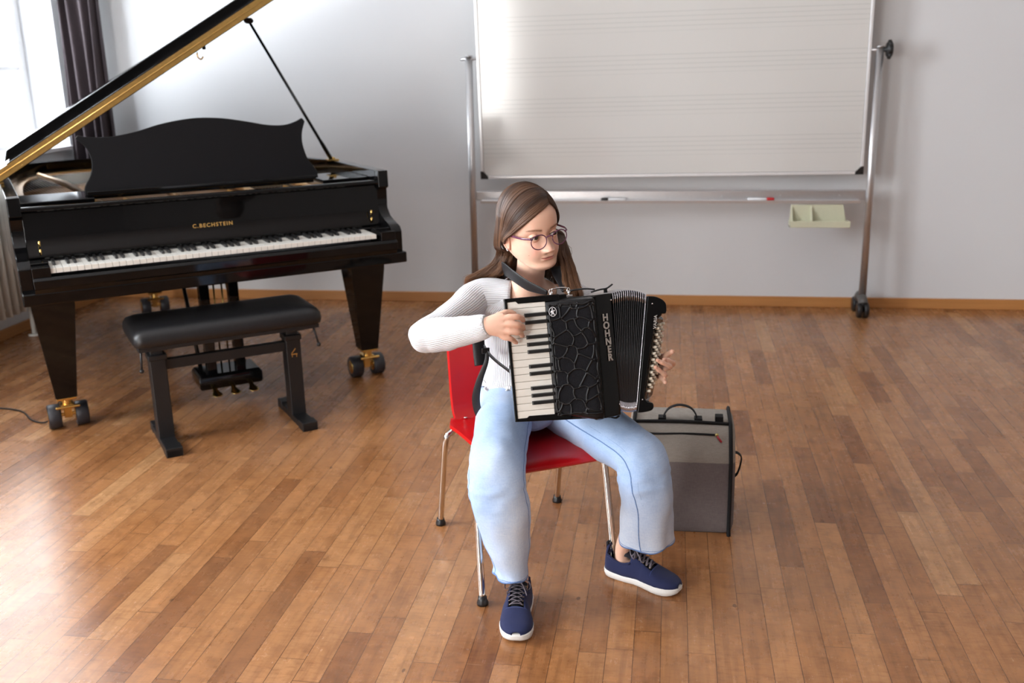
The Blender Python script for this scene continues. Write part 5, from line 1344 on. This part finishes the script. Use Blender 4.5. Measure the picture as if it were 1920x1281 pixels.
# ---------------------------------------------------------------- shoes
n = NT('navy_canvas'); o_ = n.obj(); f_ = n.noise(o_, 1200, 2); n.set(Base_Color=n.mix(f_, lin(14, 21, 56), lin(25, 36, 84)), Roughness=.85, Sheen_Weight=.08); n.bump(f_, .3, .0008); M_nav = n.mat
M_sole = simple('white_rubber', (.78, .77, .74), .5, var=.05, bump=.1, scale=200); M_lace = simple('grey_lace', lin(112, 104, 112), .85, var=.2, bump=.4, scale=900); M_eyel = simple('eyelet_brass', (.50, .40, .24), .35, .9)
M_lin = simple('shoe_lining', lin(22, 24, 34), .9)
def shoe(loc, ang, mir, mat_label):
    T = Matrix.Translation(loc) @ Matrix.Rotation(ang, 4, 'Z') @ Matrix.Diagonal((1, mir, 1, 1))      # +x towards the toe
    L_ = .232
    def outline(t):      # t 0 heel .. 1 toe: (x, inner half width, outer half width)
        w = tab([(0, .004), (.03, .020), (.10, .030), (.25, .0325), (.45, .0335), (.62, .0395), (.76, .0430), (.88, .0385), (.95, .0290), (.985, .0195), (1, .012)])(t)
        c = tab([(0, 0), (.3, .001), (.5, -.003), (.75, .002), (1, .006)])(t)
        return t*L_, c, w
    ts = [0, .01, .03, .06, .10, .16, .24, .34, .44, .54, .63, .71, .79, .86, .91, .95, .975, .99, 1]
    def ring(off, z_): 
        a = [(outline(t)[0]-.0+(t-.5)*2*off, outline(t)[1]+outline(t)[2]+off, z_(t)) for t in ts]; b_ = [(outline(t)[0]+(t-.5)*2*off, outline(t)[1]-outline(t)[2]-off, z_(t)) for t in reversed(ts)]
        return [V(p) for p in a+b_]
    top = lambda t: .026-.004*math.sin(PI*min(1, t*1.3))+.001*max(0, (t-.8)/.2)
    toe_spring = lambda t: .006*max(0, (t-.85)/.15)**2
    b = MB(); b.rings([ring(-.006, toe_spring), ring(-.001, lambda t: .003+toe_spring(t)), ring(.0012, lambda t: .012+.3*toe_spring(t)), ring(.0008, lambda t: top(t)-.002), ring(-.0015, top), ring(-.006, lambda t: top(t)+.0005)])
    b.tube([p+V((0, 0, -.0055)) for p in ring(.0012, top)], .0007, 5, closed=True)
    bmesh.ops.transform(b.bm, matrix=T, verts=b.bm.verts[:]); so_ = gbuild(b, 'shoe', [M_sole], smooth=True, label=mat_label)
    # upper: arches across the foot from heel to toe
    hz_ = tab([(0, .086), (.06, .088), (.14, .080), (.22, .071), (.30, .071), (.38, .083), (.44, .082), (.52, .073), (.62, .062), (.72, .053), (.82, .046), (.90, .042), (.96, .037), (1, .033)])
    b = MB(); rg2 = []; NS = 26
    for i in range(61):
        t = i/60; x, c, w = outline(t); w = max(w-.0012, .0015); h = hz_(t); zb = top(t)-.003; row = []
        for k in range(NS+1):
            a = PI*k/NS; cx_ = math.cos(a); sz = math.sin(a)
            open_ = 1 if .035 < t < .40 else 0
            flat = .72 if t < .5 else .80
            yy = c+w*math.copysign(abs(cx_)**flat, cx_)*(1-.16*sz if t < .55 else 1-.04*sz)
            row.append(V((x+(.004*(1-2*t))*sz*(1 if t < .1 else 0), yy, zb+(h-zb)*max(0, sz)**.75)))
        rg2.append(row)
    Vv = [[b.bm.verts.new(p) for p in row] for row in rg2]
    for i in range(60):
        t = (i+.5)/60
        for k in range(NS):
            kk = abs(k+.5-NS/2)/(NS/2)
            if .05 < t < .385 and kk < .60: continue                # collar opening
            if .385 <= t < .66 and kk < .30: continue               # lacing slot, the tongue shows through
            f = b.bm.faces.new((Vv[i][k], Vv[i+1][k], Vv[i+1][k+1], Vv[i][k+1])); f.smooth = True
    bmesh.ops.transform(b.bm, matrix=T, verts=b.bm.verts[:]); upo = gbuild(b, 'upper', M_nav, so_, solid=.0028, label='navy canvas upper')
    b = MB()
    b.grid(lambda u, v: V((L_*(.66-.36*u), outline(.66-.36*u)[1]+(v-.5)*(.030+.014*u), hz_(.66-.30*u)-.0035+.030*max(0, u-.72)*3.2*.35-.010*(2*v-1)**2)), 14, 8)
    bmesh.ops.transform(b.bm, matrix=T, verts=b.bm.verts[:]); gbuild(b, 'tongue', M_lin, so_, solid=.003)
    b = MB(); P2 = [rg2[i][int(NS*.20)]+V((0, 0, .0005)) for i in range(3, 24, 2)]+[rg2[i][NS-int(NS*.20)]+V((0, 0, .0005)) for i in range(23, 2, -2)]
    b.tube(catmull(P2, 2, True), [(.0036, .0036)]*(len(P2)*2), 8, closed=True, upv=(0, 0, 1)); bmesh.ops.transform(b.bm, matrix=T, verts=b.bm.verts[:]); gbuild(b, 'collar', M_nav, so_, smooth=True)
    b = MB(); b.tube([p+V((0, 0, .0012)) for p in rg2[40][3:NS-2]], .0007, 5)
    for s in (0, 1): b.tube([rg2[i][6 if s else NS-6]+V((0, 0, .0010)) for i in range(24, 41)], .0006, 5)
    bmesh.ops.transform(b.bm, matrix=T, verts=b.bm.verts[:]); gbuild(b, 'stitching', simple('blue_thread', lin(70, 88, 150), .8), so_, smooth=True)
    b = MB(); b.box((.006, 0, .087), (.006, .014, .020)); bmesh.ops.transform(b.bm, matrix=T, verts=b.bm.verts[:]); gbuild(b, 'heel_loop', M_lin, so_, bevel=.002)
    # seams on the upper
    b = MB()
    for s in (-1, 1):
        pts = []
        for i in range(12):
            t = .64-.30*i/11; x, c, w = outline(t); pts.append(V((x, c+s*(w*(.66 if i else .5)), hz_(t)*(.80 if i else .9)+.006)))
    # eyelets and laces
    ey = {}
    for r_i in range(6):
        t = .630-.046*r_i; x, c, w = outline(t)
        for s in (-1, 1):
            yy = c+s*(.0165+.001*r_i); hz2 = hz_(t)+.0010-.0025; p = V((x, yy, hz2)); ey[(r_i, s)] = p
            b = MB(); b.tube([p+V((.0022*math.cos(2*PI*k/10), .0022*math.sin(2*PI*k/10)*.85, .0008-.0*k)) for k in range(10)], .0008, 6, closed=True)
            bmesh.ops.transform(b.bm, matrix=T, verts=b.bm.verts[:]); gbuild(b, 'eyelet', M_eyel, so_, label='small brass eyelet')
    b = MB()
    def lace(a, c_, lift=.007, w_=.0036):
        m = a.lerp(c_, .5)+V((0, 0, lift)); b.tube(catmull([a+V((0, 0, .0005)), a.lerp(c_, .2)+V((0, 0, lift*.8)), m, a.lerp(c_, .8)+V((0, 0, lift*.8)), c_+V((0, 0, .0005))], 3), [(w_, .0009)]*13, 8, upv=(1, 0, .2))
    lace(ey[(0, -1)], ey[(0, 1)], .005)
    for r_i in range(5): lace(ey[(r_i, -1)], ey[(r_i+1, 1)], .006); lace(ey[(r_i, 1)], ey[(r_i+1, -1)], .0078)
    kx = (ey[(5, -1)]+ey[(5, 1)])*.5+V((-.004, 0, .010)); b.ball(kx, (.006, .007, .0045), 10)
    for s in (-1, 1):
        b.tube(catmull([kx, kx+V((-.004, s*.016, .008)), kx+V((.006, s*.032, .000)), kx+V((.016, s*.030, -.012)), kx+V((.008, s*.012, -.002)), kx], 4), [(.0030, .0009)]*21, 8)
        b.tube(catmull([kx, kx+V((.010, s*.010, .004)), kx+V((.026, s*.020, -.006)), kx+V((.036, s*.026, -.018))], 4), [(.0030, .0009)]*13, 8)
    bmesh.ops.transform(b.bm, matrix=T, verts=b.bm.verts[:]); gbuild(b, 'laces', M_lace, so_, smooth=True, label='grey flat laces')
ang_r = math.atan2(2.168-2.402, -.362+.375); shoe(V((-.377, 2.398, 0)), ang_r, 1, 'navy canvas shoe with white sole, toe towards the viewer')
ang_l = math.atan2(2.462-2.566, .046+.165); shoe(V((-.158, 2.562, 0)), ang_l, -1, 'navy canvas shoe with white sole, seen from its side')

# ---------------------------------------------------------------- accordion straps (they move with the accordion)
AI = (Matrix.Translation((-.3737, 2.3220, .5384)) @ AM @ Matrix.Scale(1.059, 4)).inverted()
def strap(name, pts, w_, t_, up, mat=None, n_=6, label=None):
    b = MB(); P_ = catmull(pts, n_); ws = w_ if isinstance(w_, list) else [w_]*len(pts); N = len(P_)
    rad = []
    for i in range(N):
        f = i/(N-1)*(len(ws)-1); k = min(int(f), len(ws)-2); rad.append((ws[k]+(ws[k+1]-ws[k])*(f-k), t_))
    b.tube(P_, rad, 12, upv=up); bmesh.ops.transform(b.bm, matrix=AI, verts=b.bm.verts[:]); return b.build(name, mat or M_trim, ac, label=label)
M_strap = simple('black_satin_webbing', (.008, .008, .010), .45, var=.2, bump=.25, scale=500)
strap('shoulder_strap', [(-.470, 2.70, .815), (-.448, 2.645, .850), (-.432, 2.575, .872), (-.400, 2.525, .864), (-.362, 2.495, .848), (-.325, 2.478, .838), (-.306, 2.470, .834)], [.019, .020, .021, .020, .018, .012, .006], .003, (.1, -.5, 1), M_strap)
strap('shoulder_strap', [(-.290, 2.74, .815), (-.288, 2.69, .852), (-.296, 2.625, .868), (-.284, 2.565, .862), (-.270, 2.515, .848), (-.264, 2.487, .834)], [.018, .019, .019, .018, .013, .006], .003, (1, .2, 0), M_strap)
strap('strap_pad', [(-.508, 2.560, .712), (-.505, 2.548, .680), (-.501, 2.538, .640), (-.498, 2.534, .615)], .017, .004, (1, .4, 0), M_strap)
strap('lower_strap', [(-.490, 2.545, .668), (-.470, 2.520, .650), (-.440, 2.480, .640), (-.402, 2.440, .628), (-.375, 2.400, .615)], [.006, .006, .005, .005, .004], .0018, (0, 0, 1), M_strap)
strap('strap_loop', [(-.478, 2.528, .655), (-.480, 2.522, .628), (-.500, 2.520, .575), (-.512, 2.524, .525), (-.508, 2.530, .480), (-.490, 2.535, .448), (-.482, 2.56, .430)], [.005, .006, .009, .011, .011, .010, .008], .0016, (.8, .2, .3), M_strap)
b = MB(); b.box((-.482, 2.528, .658), (.022, .006, .016), Matrix.Rotation(R(25), 4, 'Z')); bmesh.ops.transform(b.bm, matrix=AI, verts=b.bm.verts[:]); b.build('strap_buckle', M_blkp, ac, bevel=.002)
